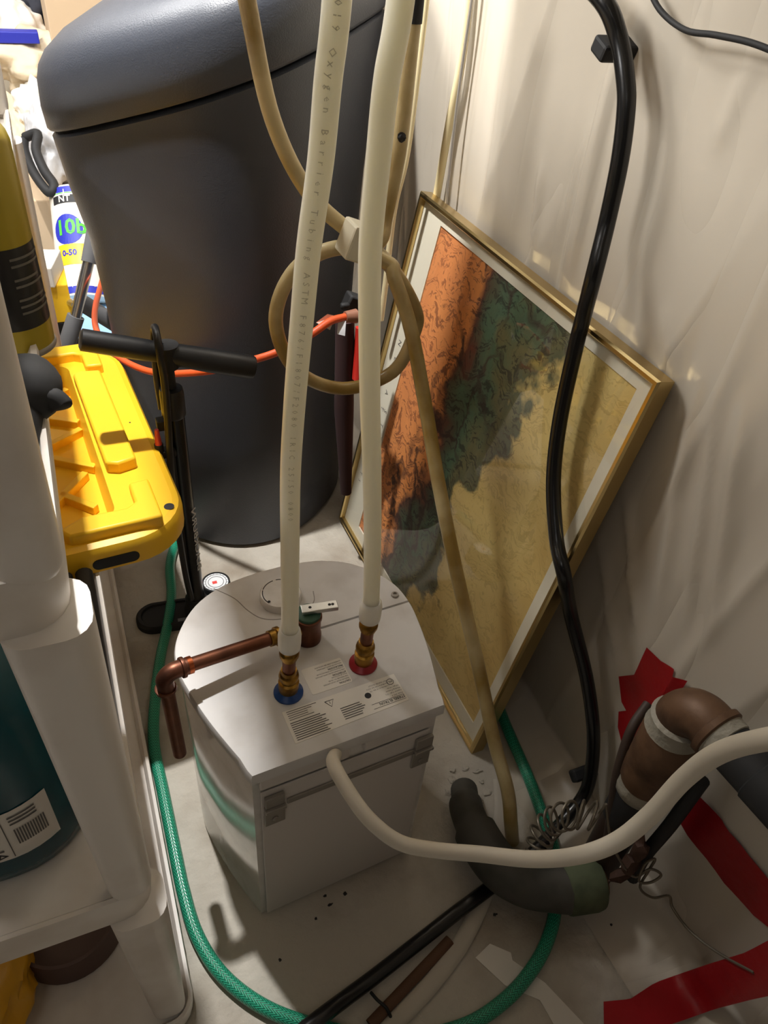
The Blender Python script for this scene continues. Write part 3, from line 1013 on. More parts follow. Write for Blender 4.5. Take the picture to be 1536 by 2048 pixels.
for k in range(9):
    z = 0.045 + k * 0.0062
    if k in (3, 6):
        continue
    a0, a1 = -70, -70 + random.uniform(45, 75)
    n = 8
    rr = [[co + Vector((0.0335 * math.cos(math.radians(a0 + (a1 - a0) * i / n)), 0.0335 * math.sin(math.radians(a0 + (a1 - a0) * i / n)), zz)) for i in range(n + 1)] for zz in (z, z + 0.0022)]
    mb.loft(rr, closed=False, caps=(False, False))
mb.build('can_print', M_can_text, bk, smooth=0)

# black trigger clamp in front of the can
cl = thing('trigger_clamp', (-0.075, 0.6, 0.877), 'black plastic tool with a rounded trigger below the aerosol can', 'tool')
tq = Vector((-0.048, 0.6041, 0.905))
mb = MB(); blob(mb, tuple(tq), (0.030, 0.036, 0.027), 0.08, 1.0, 5, 3, 0.877); mb.build('tool_body', M_blackm, cl, smooth=180)
mb = MB(); mb.tube(smooth_path([(-0.0451, 0.5833, 0.905), (-0.0358, 0.5831, 0.906), (-0.0281, 0.582, 0.903), (-0.0239, 0.5796, 0.898), (-0.0232, 0.5779, 0.896)], 5), [0.010] * 16 + [0.0098, 0.009, 0.0075, 0.005, 0.001], 16)
mb.build('trigger', M_blackm, cl, smooth=60)
mb = MB(); mb.tube([tuple(tq + Vector((-0.005, -0.01, -0.006))), (-0.0549, 0.5372, 0.889)], [0.018, 0.010], 14); mb.build('nozzle', M_blackm, cl)

# ---------------------------------------------------------------- yellow tote lid on the middle tray
LZ = 0.428
KL = 1.223
lR = Vector((0.1052, 0.899, 0)); le = Vector((-0.07, 0.9975, 0)); ll = Vector((-0.9975, -0.07, 0))


def lp(s, t, z):
    return lR + ll * (s * KL) + le * (t * KL) + Vector((0, 0, LZ + (z - LZ) * KL))


lid = thing('tote_lid', (-0.2, 1.0, LZ), 'yellow plastic tote lid with ribbed recess sticking out of the middle shelf tray', 'lid')


def lring(inset, z, r=0.075):
    w, d = 0.62, 0.505
    return [lp(x, y, z) for x, y in rrect(w - 2 * inset, d - 2 * inset, max(0.01, r - inset), 8, w / 2 - 0.005, d / 2 - 0.005)]


def lring2(z, i=0.0):
    return [lp(x, y, z) for x, y in rrect(0.50 - 2 * i, 0.40 - 2 * i, 0.02, 8, 0.33, 0.2475)]


mb = MB()
mb.loft([lring(0.004, LZ - 0.006), lring(0.0, LZ - 0.006), lring(0.0, LZ + 0.020), lring(0.004, LZ + 0.029), lring(0.012, LZ + 0.032)], caps=(False, False))
mb.loft([lring(0.004, LZ - 0.006), lring(0.006, LZ + 0.024)], caps=(False, False))


# flange between outer ring and the recess edge
def flange(z):
    o = lring(0.012, z); i = lring2(z)
    mb.loft([o, i], caps=(False, False))


flange(LZ + 0.032)
mb.loft([lring2(LZ + 0.032), lring2(LZ + 0.0, 0.008)], caps=(False, True))
mb.build('lid_shell', M_yellow, lid, smooth=35)
# raised handle bar, corner hooks
q = MB(); q.prism([(0.035, 0.138), (0.060, 0.133), (0.075, 0.140), (0.078, 0.385), (0.068, 0.392), (0.037, 0.386)], lp(0, 0, LZ + 0.004), ll * KL, le * KL, Vector((0, 0, 1)), 0.056)
q.build('handle_bar', M_yellow, lid, smooth=30, bevel=0.004)
for flip in (0, 1):
    pts = [(0.030, 0.010), (0.140, 0.010), (0.150, 0.026), (0.120, 0.042), (0.068, 0.040), (0.056, 0.048), (0.056, 0.088), (0.030, 0.090)]
    if flip:
        pts = [(a, 0.495 - b) for a, b in pts]
    q = MB(); q.prism(pts, lp(0, 0, LZ + 0.002), ll * KL, le * KL, Vector((0, 0, 1)), 0.056)
    q.build('corner_hook', M_yellow, lid, smooth=30, bevel=0.004)
for k, (a, b) in enumerate((((0.10, 0.10), (0.16, 0.17)), ((0.17, 0.10), (0.10, 0.18)), ((0.085, 0.19), (0.15, 0.24)), ((0.16, 0.25), (0.088, 0.29)), ((0.088, 0.31), (0.15, 0.35)), ((0.16, 0.36), (0.09, 0.41)), ((0.10, 0.43), (0.16, 0.40)), ((0.21, 0.12), (0.3, 0.2)), ((0.3, 0.22), (0.2, 0.3)), ((0.2, 0.32), (0.3, 0.4)))):
    A, B = lp(a[0], a[1], LZ + 0.0055), lp(b[0], b[1], LZ + 0.0055)
    d = (B - A).normalized(); w = Vector((0, 0, 1)).cross(d)
    q = MB(); q.box((A + B) / 2, ((B - A).length, 0.012, 0.017), Matrix((d, w, Vector((0, 0, 1)))).transposed())
    q.build('rib', M_yellow, lid, smooth=0, bevel=0.0015)
q = MB()
for a, b in ((0.016, 0.042), (0.036, 0.466)):
    q.lathe([(0.008, 0), (0.008, 0.0004)], lp(a, b, LZ + 0.0321), seg=18)
q.lathe([(0.0016, 0), (0.0016, 0.0004)], lp(0.022, 0.25, LZ + 0.0321), seg=8)
q.build('lock_holes', M_dark, lid, smooth=0)['kind'] = 'stuff'
q = MB()
sl = rrect(0.056, 0.016, 0.0078, 5, 0.095, 0.0)
q.prism([(a, b + 0.0) for a, b in sl], lp(0, -0.0058, LZ + 0.006), ll * KL, Vector((0, 0, KL)), le, 0.002)
q.build('handle_slot', M_dark, lid, smooth=0)

# black handles lying on the middle tray
for k, (px, y0, y1, zz) in enumerate(((-0.058, 0.60, 0.872, 0.4305), (-0.086, 0.55, 0.872, 0.4305), (-0.064, 0.45, 0.58, 0.422))):
    q = MB()
    if k < 2:
        q.tube(smooth_path([(px, y0, zz - 0.002), (px, y0 + 0.006, zz - 0.001), (px, y0 + 0.03, zz), (px, y1, zz + 0.003)], 4), 0.0125, 14)
    else:
        q.tube([(px + 0.012, y0, 0.4165), (px + 0.006, y0 + 0.05, 0.4175), (px, y1, 0.42)], [0.002, 0.007, 0.009], 12)
    lb = ('thicker black handle lying nearest the rim of the middle tray', 'long black handle lying further in on the middle tray', 'pointed dark brown tool lying beside the black handles')[k]
    tag(q.build('tool_handle', M_blackm if k < 2 else mat('dark_brown', (64, 48, 42), 0.6)), lb, 'handle', 'tool handles on the middle tray')

# ---------------------------------------------------------------- bike pump
px_, py_ = 0.126, 1.135
pump = thing('bicycle_pump', (px_, py_, 0), 'black floor bicycle pump with gauge standing on the floor before the bin', 'bicycle pump')
mb = MB()
fr0 = rrect(0.215, 0.078, 0.037, 8)
fd = Vector((0.972, -0.1, 0)).normalized(); fw = Vector((0.1, 0.972, 0)).normalized()
fo = Vector((0.107, 1.14, 0))
mb.loft([[fo + fd * a + fw * b + Vector((0, 0, z)) for a, b in [(x * s, y * s2) for x, y in fr0]] for z, s, s2 in ((0.0, 1, 1), (0.012, 1, 1), (0.018, 0.96, 0.9), (0.018, 0.90, 0.76), (0.013, 0.88, 0.72))])
mb.build('foot_plate', M_blackm, pump, smooth=35)
mb = MB(); mb.box(fo + fd * 0.0 - fw * 0.027 + Vector((0, 0, 0.0165)), (0.045, 0.008, 0.006), Matrix((fd, fw, Vector((0, 0, 1)))).transposed()); mb.build('foot_trim', mat('foot_grey', (120, 122, 128), 0.4), pump, smooth=0)
mb = MB(); mb.lathe([(0.026, 0.012), (0.026, 0.03), (0.022, 0.04), (0.022, 0.055), (0.0195, 0.06)], (px_, py_, 0), seg=28); mb.build('base_socket', M_blackm, pump)
ptop = Vector((0.1285, py_, 0.64)); pbot = Vector((px_, py_, 0.05)); pd = (ptop - pbot).normalized()
mb = MB(); mb.lathe([(0.0175, 0), (0.0175, 0.475)], pbot, pd, seg=28); brl = mb.build('barrel', M_blackg, pump)
mb = MB(); mb.lathe([(0.0182, 0), (0.0205, 0.004), (0.0205, 0.045), (0.019, 0.055), (0.012, 0.057)], pbot + pd * 0.462, pd, seg=28); mb.build('barrel_cap', M_black, pump)
mb = MB(); mb.lathe([(0.009, 0), (0.009, 0.04), (0.017, 0.042), (0.016, 0.075), (0.02, 0.083)], pbot + pd * 0.515, pd, seg=24); mb.build('shaft', M_blackm, pump)
ha, hb = Vector((0.0009, py_ + 0.01, 0.668)), Vector((0.270, py_ - 0.003, 0.588))
hd = (hb - ha).normalized(); hl = (hb - ha).length
mb = MB(); mb.lathe([(0.012, 0), (0.0175, 0.003), (0.0178, 0.1), (0.0165, 0.118), (0.0165, 0.125), (0.0185, 0.14), (0.0205, 0.2), (0.0205, hl - 0.004), (0.0185, hl)], ha, hd, seg=28); mb.build('handle', M_black, pump, smooth=30)
mb = MB()
hp0 = pbot + Vector((-0.012, -0.02, 0.03))
loopc = pbot + pd * 0.59
hs = [hp0 + Vector((0.0, -0.006, 0.0)), hp0 + Vector((-0.006, -0.012, 0.1)), hp0 + Vector((-0.008, -0.012, 0.3)), loopc + Vector((-0.013, -0.028, -0.07)), loopc + Vector((-0.014, -0.030, 0.0)), loopc + Vector((-0.014, -0.018, 0.032)), loopc + Vector((-0.013, 0.008, 0.036)), loopc + Vector((-0.014, 0.026, 0.012)), loopc + Vector((-0.018, 0.026, -0.06)), loopc + Vector((-0.018, 0.014, -0.12))]
mb.tube(smooth_path(hs, 8), 0.0062, 12); mb.build('air_hose', M_black, pump)
mb = MB(); mb.box(pbot + pd * 0.40 + Vector((-0.022, -0.016, 0)), (0.03, 0.022, 0.014)); mb.build('hose_clip', M_blackm, pump, smooth=0, bevel=0.003)
mb = MB(); mb.box(pbot + pd * 0.452 + Vector((-0.024, -0.004, 0)), (0.016, 0.02, 0.02)); mb.build('hose_clip', M_blackm, pump, smooth=0, bevel=0.003)
nz = pbot + pd * 0.392 + Vector((-0.034, -0.020, 0))
mb = MB(); mb.lathe([(0.0075, 0), (0.0078, 0.03)], nz, seg=16); nb = mb.build('needle_holder', M_blackm, pump)
mb = MB(); mb.lathe([(0.0062, 0.03), (0.0058, 0.032), (0.0036, 0.06), (0.003, 0.0605)], nz, seg=16); mb.build('red_nozzle', M_redtip, nb)
mb = MB(); mb.lathe([(0.0062, -0.005), (0.0068, 0)], nz, seg=16); mb.build('red_stub', M_redtip, nb)
gz = Vector((0.178, 1.178, 0))
mb = MB(); mb.lathe([(0.031, 0.0), (0.032, 0.03), (0.0305, 0.044), (0.028, 0.046), (0.0265, 0.043), (0, 0.043)], gz, seg=36); mb.box((0.152, 1.156, 0.015), (0.05, 0.04, 0.03)); gg = mb.build('gauge_housing', M_blackm, pump)
mb = MB(); mb.lathe([(0.0265, 0.0432), (0, 0.0434)], gz, seg=36, caps=(False, False)); gd = mb.build('gauge_dial', mat('dial_white', (232, 234, 236), 0.3), gg)
mb = MB()
for r_ in (0.0165, 0.0225):
    mb.tube([gz + Vector((r_ * math.cos(t), r_ * math.sin(t), 0.0436)) for t in [2 * math.pi * k / 28 for k in range(29)]], 0.0006, 5)
for k in range(20):
    t = 2 * math.pi * k / 20
    mb.box(gz + Vector((0.0245 * math.cos(t), 0.0245 * math.sin(t), 0.0436)), (0.0025, 0.0007, 0.0003), Matrix.Rotation(t, 3, 'Z'))
mb.build('dial_scale', M_inkgrey, gd)
mb = MB(); mb.box(gz + Vector((-0.003, -0.001, 0.0438)), (0.010, 0.008, 0.0004)); mb.build('red_mark', M_redtip, gd, smooth=0)
# lettering up the barrel
td = -pd
for s_, w_ in (('BLACKBURN', 0.021),):
    n_ = Vector((0.75, -0.66, 0.0)).normalized()
    n_ = (n_ - pd * n_.dot(pd)).normalized()
    text(s_, 0.021, pbot + pd * 0.095 + n_ * 0.0178 + pd.cross(n_) * -0.007, pd, -(pd.cross(n_)) * -1.0, mat('barrel_white', (196, 194, 190), 0.5), brl, bold=0.0003, xscale=1.35)

# ---------------------------------------------------------------- waste bin
bin_ = thing('waste_bin', (0.33, 1.58, 0), 'large charcoal plastic bin with a domed lid behind the water heater', 'bin')


def bring(cx_, cy_, a, b, z, n=3.0, rot=25, gx=0.0, gy=0.0, seg=56):
    out = []
    c, s = math.cos(math.radians(rot)), math.sin(math.radians(rot))
    for k in range(seg):
        t = 2 * math.pi * k / seg
        u = a * abs(math.cos(t)) ** (2 / n) * (1 if math.cos(t) >= 0 else -1)
        v = b * abs(math.sin(t)) ** (2 / n) * (1 if math.sin(t) >= 0 else -1)
        x, y = cx_ + u * c - v * s, cy_ + u * s + v * c
        out.append(Vector((x, y, z + gx * (x - cx_) + gy * (y - cy_))))
    return out


GX, GY, RT = 0.335, -0.135, 43.5
LX, LY = 0.3468, 1.6202
BB = [(0.335, 1.560, 0.238, 0.222, 0.0, 2.4, 0.0), (0.335, 1.560, 0.250, 0.234, 0.012, 2.4, 0.0), (0.337, 1.565, 0.256, 0.238, 0.30, 2.5, 0.1), (0.340, 1.575, 0.262, 0.242, 0.55, 2.6, 0.3), (0.344, 1.59, 0.270, 0.248, 0.72, 2.8, 0.6), (0.346, 1.61, 0.286, 0.262, 0.85, 3.0, 0.9), (0.3468, 1.6202, 0.295, 0.272, 0.93, 3.0, 1.0), (0.3468, 1.6202, 0.297, 0.274, 0.947, 3.0, 1.0), (0.3468, 1.6202, 0.290, 0.268, 0.953, 3.0, 1.0), (0.3468, 1.6202, 0.27, 0.25, 0.953, 3.0, 1.0)]
mb = MB(); mb.loft([bring(cx_, cy_, a, b, z, n, RT, GX * g, GY * g) for cx_, cy_, a, b, z, n, g in BB]); mb.build('bin_body', M_bin, bin_, smooth=50)
mb = MB(); mb.loft([bring(LX, LY, a, b, z, 3.0, RT, GX, GY) for a, b, z in ((0.275, 0.255, 0.958), (0.299, 0.276, 0.958), (0.303, 0.280, 0.964), (0.306, 0.283, 1.0), (0.304, 0.281, 1.042), (0.298, 0.275, 1.062), (0.284, 0.262, 1.080), (0.25, 0.23, 1.100), (0.16, 0.145, 1.125), (0.06, 0.05, 1.137))]); mb.build('bin_lid', M_bin, bin_, smooth=50)
mb = MB(); mb.lathe([(0.0075, 0), (0.0075, 0.003), (0.004, 0.0035), (0.0035, 0.001), (0, 0.001)], (0.1405, 1.5528, 0.693), (-0.45, -0.85, 0.25), seg=14); mb.build('rivet', M_blackm, bin_)

# ---------------------------------------------------------------- framed picture leaning on the wall
pyaw, ptilt, proll = 0.026, 0.1605, -0.016
pex_ = Vector((math.sin(pyaw), -math.cos(pyaw), 0)); pn = Vector((-math.cos(pyaw), -math.sin(pyaw), 0))
pey_ = Vector((0, 0, 1)) * math.cos(ptilt) - pn * math.sin(ptilt)
pu = pex_ * math.cos(proll) + pey_ * math.sin(proll); pv = -pex_ * math.sin(proll) + pey_ * math.cos(proll)
pw = pu.cross(pv).normalized()
PO = Vector((0.5225, 1.3365, 0.0115)); PW, PH = 0.706, 0.803


def pp(u, v, w=0.0):
    return PO + pu * u + pv * v + pw * w


pic = thing('framed_picture', tuple(pp(PW / 2, 0)), 'gold framed abstract print under glass leaning on the plastic covered wall', 'picture')
RW = 0.011
for k, (a, b) in enumerate((((0, 0), (PW, 0)), ((PW, 0), (PW, PH)), ((PW, PH), (0, PH)), ((0, PH), (0, 0)))):
    A, B = Vector((a[0], a[1], 0)), Vector((b[0], b[1], 0))
    d = (B - A).normalized(); nrm = Vector((-d.y, d.x, 0))
    def crn(P, s, inset, w):
        q_ = P + nrm * inset + d * (inset * s)
        return pp(q_.x, q_.y, w)
    prof = [(0.0, -0.024), (0.0, 0.000), (0.003, 0.003), (0.008, 0.003), (RW, 0.0), (RW, -0.006), (0.004, -0.024)]
    q = MB(); q.loft([[crn(A, 1, i, w) for i, w in prof], [crn(B, -1, i, w) for i, w in prof]]); q.build('frame_rail', M_gold, pic, smooth=25)
q = MB(); q.prism([(0.004, 0.004), (PW - 0.004, 0.004), (PW - 0.004, PH - 0.004), (0.004, PH - 0.004)], pp(0, 0, -0.016), pu, pv, pw, 0.003); q.build('backing_board', M_card, pic, smooth=0)
q = MB()
outer = [(0.004, 0.004), (PW - 0.004, 0.004), (PW - 0.004, PH - 0.004), (0.004, PH - 0.004)]
inner = [(0.086, 0.042), (0.668, 0.042), (0.668, 0.770), (0.086, 0.770)]
q.loft([[pp(*p, -0.012) for p in outer], [pp(*p, -0.009) for p in outer], [pp(*p, -0.009) for p in inner], [pp(*p, -0.012) for p in inner]], caps=(False, False))
pmat = q.build('mat_board', M_mat, pic, smooth=0)
q = MB(); q.add([pp(*p, -0.0115) for p in [(0.08, 0.036), (0.674, 0.036), (0.674, 0.776), (0.08, 0.776)]], [(0, 1, 2, 3)], [[(0, 0), (1, 0), (1, 1), (0, 1)]]); q.build('art_print', M_print, pic, smooth=0)
q = MB(); q.add([pp(*p, -0.0035) for p in outer], [(0, 1, 2, 3)]); q.build('glass_pane', M_glass, pic, smooth=0)
# lettering down the left mat
for s_, sz, u, v, dv in (('VINLEAT', 0.017, 0.047, 0.60, -0.040), ('STVK', 0.017, 0.062, 0.36, -0.034), ('CARTS', 0.014, 0.030, 0.235, -0.022), ('GH', 0.017, 0.053, 0.235, -0.03)):
    for k, ch in enumerate(s_):
        text(ch, sz, pp(u, v + dv * k, -0.0086), pv * -1, pu, M_inkgrey, pmat)

# ---------------------------------------------------------------- beige looped hose
def H(x, y, z):
    return Vector((x, y, z))


lh = thing('looped_hose', (0.525, 0.46, 0.0), 'yellowed clear hose tied in a loop and running down to the floor', 'hose')
hpts = [(0.25, 1.1, 1.25), (0.2727, 1.1, 1.121), (0.303, 1.1, 0.985), (0.358, 1.1, 0.883), (0.432, 1.09, 0.818), (0.485, 1.08, 0.775), (0.535, 1.07, 0.70), (0.543, 1.075, 0.65), (0.515, 1.09, 0.567), (0.424, 1.10, 0.541), (0.336, 1.10, 0.592), (0.302, 1.10, 0.688), (0.335, 1.10, 0.77), (0.405, 1.085, 0.806), (0.47, 1.05, 0.79), (0.4761, 1.03, 0.7702), (0.4935, 0.99, 0.7024), (0.5016, 0.92, 0.5939), (0.5029, 0.85, 0.5013), (0.5112, 0.76, 0.3757), (0.5252, 0.66, 0.238), (0.526, 0.57, 0.1431), (0.5277, 0.505, 0.0876), (0.5209, 0.465, 0.0453), (0.527, 0.455, 0.004)]
mb = MB(); mb.tube(smooth_path(hpts, 8), 0.0118, 16); mb.build('hose_tube', M_hose, lh)
# the second arm that joins at the tie
mb = MB(); mb.tube(smooth_path([(0.445, 1.085, 0.80), (0.47, 1.083, 0.815), (0.4829, 1.1, 0.8463), (0.4949, 1.1, 0.9272), (0.4986, 1.1, 0.9952), (0.4998, 1.1, 1.0583), (0.5007, 1.1, 1.1055)], 8), 0.0118, 16); mb.build('hose_arm', M_hose, lh)
mb = MB(); mb.tube([(0.501, 1.1, 1.1021), (0.5015, 1.1, 1.1501), (0.5009, 1.1, 1.1922)], 0.0125, 16); mb.build('black_connector', M_blackm, lh)
mb = MB()
tA, tB = Vector((0.4178, 1.06, 0.8451)), Vector((0.4097, 1.055, 0.8093))
mb.box((tA + tB) / 2, (0.030, 0.05, 0.052), Matrix.Rotation(0.35, 3, 'Y')); mb.build('hose_tie', M_tie, lh, smooth=0, bevel=0.004)
mb = MB(); blob(mb, (0.4932, 1.087, 0.9618), (0.007, 0.003, 0.008), 0.6, 3, 9, 2); mb.build('dirt_spot', M_dark, lh)

# ---------------------------------------------------------------- cables on the wall beyond
mb = MB(); mb.tube(smooth_path([(0.68, 1.2857, 1.1498), (0.68, 1.2842, 1.0699), (0.68, 1.2874, 1.0045), (0.68, 1.3002, 0.932), (0.68, 1.3087, 0.8631), (0.68, 1.3178, 0.7888), (0.68, 1.3258, 0.719)], 6), 0.0075, 12)
tag(mb.build('cream_cable', M_creampipe), 'cream cable running down the plastic sheet beside the picture corner', 'cable')
mb = MB(); mb.tube(smooth_path([(0.676, 1.2667, 1.1515), (0.676, 1.2689, 1.0858), (0.676, 1.2727, 1.0073), (0.676, 1.273, 0.9226), (0.676, 1.268, 0.8051), (0.676, 1.2643, 0.7418)], 6), 0.0028, 8)
tag(mb.build('silver_cable', M_silver), 'thin silver cable running beside the cream cable', 'cable')
mb = MB(); mb.tube(smooth_path([(0.6116, 1.3, 1.1454), (0.6101, 1.3, 1.066), (0.6026, 1.3, 0.8846), (0.5861, 1.3, 0.7811), (0.5815, 1.3, 0.6462), (0.5776, 1.3, 0.5615)], 6), 0.006, 10)
tag(mb.build('ivory_cord', M_creampipe), 'ivory cord hanging between the bin and the picture', 'cord')

# ---------------------------------------------------------------- black hose along the wall, bending across the floor
bh = thing('black_hose', (0.66, 0.45, 0.02), 'black rubber hose down the plastic covered wall and across the floor', 'hose')
bp_ = [(0.62, 0.9525, 1.1904), (0.635, 0.8719, 1.161), (0.65, 0.8438, 1.126), (0.652, 0.8167, 1.0901), (0.652, 0.8021, 1.0615), (0.652, 0.7895, 1.0092), (0.652, 0.7833, 0.9389), (0.635, 0.7608, 0.8771), (0.6439, 0.7705, 0.8082), (0.6394, 0.764, 0.7664), (0.626, 0.74, 0.6674), (0.6137, 0.7042, 0.586), (0.602, 0.6482, 0.5172), (0.5978, 0.6068, 0.4843), (0.635, 0.603, 0.3873), (0.66, 0.5531, 0.2865), (0.665, 0.5058, 0.21), (0.665, 0.4754, 0.1361), (0.655, 0.4574, 0.075), (0.6004, 0.436, 0.046), (0.5285, 0.4108, 0.036), (0.471, 0.4012, 0.013), (0.4056, 0.3845, 0.0205), (0.3669, 0.3767, 0.016), (0.2358, 0.3448, 0.012), (0.1832, 0.3314, 0.018), (0.1323, 0.316, 0.034), (0.0703, 0.3003, 0.034), (0.0048, 0.2881, 0.013)]
mb = MB(); mb.tube(smooth_path(bp_, 6), 0.0112, 16); mb.build('hose_tube', M_blackg, bh)
for a, ang, w_ in (((0.668, 0.8717, 1.1125), 0.35, 0.030), ((0.675, 0.4906, 0.0824), 0.5, 0.022)):
    q = MB(); q.box(a, (0.05, w_, 0.020), Matrix.Rotation(ang, 3, 'X')); q.build('wall_clip', M_blackm, bh, smooth=0, bevel=0.004)

mb = MB(); mb.tube(smooth_path([(0.668, 0.8464, 1.1841), (0.668, 0.8078, 1.1608), (0.668, 0.7591, 1.1492), (0.668, 0.7127, 1.1518), (0.668, 0.6626, 1.1533), (0.668, 0.6143, 1.1502)], 6), 0.0032, 10)
tag(mb.build('sagging_cord', M_blackm), 'thin black electric cord sagging across the top of the plastic covered wall', 'cord')

# ---------------------------------------------------------------- green garden hose
gh = [(0.1237, 1.373, 0.012), (0.0957, 1.293, 0.012), (0.0825, 1.1986, 0.012), (0.0594, 1.1151, 0.012), (0.0334, 1.0395, 0.012), (0.0074, 0.9453, 0.012), (-0.0125, 0.84, 0.012), (-0.0128, 0.74, 0.012), (-0.0125, 0.63, 0.012), (-0.0115, 0.56, 0.012), (-0.0048, 0.4897, 0.012), (0.0188, 0.423, 0.012), (0.0655, 0.3612, 0.012), (0.1308, 0.3102, 0.012), (0.2174, 0.2612, 0.012), (0.3166, 0.2393, 0.012), (0.3942, 0.2465, 0.012), (0.4602, 0.2712, 0.012), (0.5101, 0.3054, 0.012), (0.5464, 0.3485, 0.012), (0.5834, 0.4137, 0.012), (0.5958, 0.4733, 0.016), (0.6082, 0.548, 0.02), (0.6192, 0.6328, 0.02), (0.6325, 0.6937, 0.012)]
mb = MB(); mb.tube(smooth_path(gh, 8), 0.0105, 16)
tag(mb.build('garden_hose', M_green), 'green braided garden hose looping over the concrete floor round the water heater', 'hose')

# ---------------------------------------------------------------- drain pipe at the right
dp = thing('drain_stack', (0.635, 0.345, 0), 'tarnished brown drain pipe rising from the floor to an elbow at right', 'pipe')
dx, dy = 0.622, 0.357
mb = MB(); mb.lathe([(0.030, 0.01), (0.030, 0.21)], (dx, dy, 0), seg=32); mb.build('lower_pipe', mat('dark_pipe', (60, 44, 36), 0.5, 0.4), dp)
mb = MB(); mb.lathe([(0.032, 0.205), (0.033, 0.21), (0.033, 0.28), (0.031, 0.284)], (dx, dy, 0), seg=32); mb.build('black_sleeve', M_blackm, dp)
mb = MB(); mb.lathe([(0.032, 0.280), (0.0355, 0.284), (0.0365, 0.296), (0.0345, 0.308)], (dx, dy, 0), seg=32); mb.build('lower_solder_joint', M_solder, dp)
mb = MB(); mb.lathe([(0.033, 0.304), (0.0365, 0.314), (0.0375, 0.345), (0.0365, 0.35), (0.0375, 0.355), (0.038, 0.425), (0.034, 0.432)], (dx, dy, 0), seg=32); mb.build('brown_hub', M_brownpipe, dp)
mb = MB(); mb.lathe([(0.0345, 0.428), (0.0385, 0.433), (0.035, 0.444), (0.037, 0.456), (0.032, 0.460)], (dx, dy, 0), seg=32); mb.build('upper_solder_joint', M_solder, dp)
ed = Vector((0.10, -0.99, -0.02)).normalized()
ec = Vector((dx, dy, 0.455))
mb = MB(); mb.tube(smooth_path([ec, ec + Vector((0, 0, 0.008)), ec + Vector((0, 0, 0.026)) + ed * 0.010, ec + Vector((0, 0, 0.036)) + ed * 0.026, ec + Vector((0, 0, 0.036)) + ed * 0.050], 6), 0.0315, 28); mb.build('brass_elbow', M_brownpipe, dp)
eo = ec + Vector((0, 0, 0.036))
mb = MB(); mb.lathe([(0.0315, 0), (0.036, 0.002), (0.036, 0.010), (0.033, 0.012)], eo + ed * 0.04, ed, seg=28); mb.build('elbow_lip', M_brownpipe, dp)
mb = MB(); mb.lathe([(0.033, 0), (0.032, 0.014), (0.029, 0.016)], eo + ed * 0.051, ed, seg=28); mb.build('side_solder_joint', M_solder, dp)
mb = MB(); mb.lathe([(0.0305, 0), (0.0305, 0.05), (0.033, 0.052), (0.033, 0.30)], eo + ed * 0.062, ed, seg=28); mb.build('black_branch', M_blackm, dp)

mb = MB(); mb.tube(smooth_path([(0.6461, 0.4218, 0.3892), (0.6148, 0.4066, 0.3722), (0.5995, 0.3915, 0.3326), (0.5937, 0.3771, 0.2833), (0.595, 0.3603, 0.2193), (0.5992, 0.3428, 0.1408)], 6), 0.007, 12)
tag(mb.build('brown_cable', mat('brown_cable', (62, 48, 40), 0.6)), 'dark brown cable running down beside the drain pipe', 'cable')
mb = MB(); mb.tube(smooth_path([(0.6576, 0.3078, 0.3663), (0.6426, 0.304, 0.2614), (0.636, 0.3074, 0.1685), (0.6397, 0.3067, 0.092)], 5), [0.010] * 16, 12)
tag(mb.build('black_rod', M_blackm), 'dark rod standing behind the drain pipe near the red tape', 'rod')
# rusty pipe clamp at the foot of the stack
mb = MB()
for k, (p_, s_) in enumerate((((0.6141, 0.3069, 0.1567), (0.03, 0.02, 0.035)), ((0.611, 0.3075, 0.1246), (0.05, 0.016, 0.014)), ((0.6136, 0.3064, 0.2024), (0.02, 0.02, 0.05)))):
    blob(mb, p_, [q_ * 0.6 for q_ in s_], 0.5, 2, k + 2, 2)
tag(mb.build('rusty_clamp', mat('rusty_metal', (74, 50, 38), 0.7, 0.3)), 'rusty pipe clamp at the foot of the drain pipe', 'clamp')

# grey drain elbow lying on the floor
gp = thing('grey_drain_elbow', (0.46, 0.45, 0.0), 'grey rubber drain elbow coming out of broken concrete on the floor', 'pipe')
gpts = [(0.4859, 0.5632, 0.015), (0.4591, 0.5082, 0.05), (0.4532, 0.4544, 0.06), (0.4614, 0.4023, 0.063), (0.4875, 0.3678, 0.063), (0.5248, 0.346, 0.063), (0.549, 0.3337, 0.065)]
mb = MB(); mb.tube(smooth_path(gpts, 6), [0.024] * 4 + [0.029] * 6 + [0.036] * 27, 24); mb.build('elbow_pipe', M_greypipe, gp)
ga, gb = Vector((0.5386, 0.3392, 0.065)), Vector((0.594, 0.3292, 0.062))
gdr = (gb - ga).normalized()
mb = MB(); mb.lathe([(0.036, 0), (0.041, 0.006), (0.042, 0.05), (0.040, 0.058), (0.031, 0.058), (0.030, 0.03), (0.0, 0.03)], ga, gdr, seg=28); mb.build('green_coupling', M_greenrag, gp)
mb = MB(); mb.lathe([(0.028, 0.031), (0.028, 0.066), (0.024, 0.067), (0.022, 0.035), (0, 0.035)], ga, gdr, seg=24); mb.build('brown_stub', M_brownpipe, gp)
# broken concrete round the pipe
mb = MB()
for k in range(10):
    t = k / 10 * 2 * math.pi
    c = Vector((0.5014, 0.5749, 0)) + Vector((random.uniform(0.026, 0.042) * math.cos(t), random.uniform(0.026, 0.040) * math.sin(t), 0.001))
    blob(mb, c, (random.uniform(.004, .011), random.uniform(.003, .008), 0.0025), 0.6, 2, k, 2, 0.0002)
cr = mb.build('concrete_crumbs', M_floor, smooth=0); tag(cr, 'crumbs of broken concrete round the grey drain elbow', 'rubble', kind='stuff')

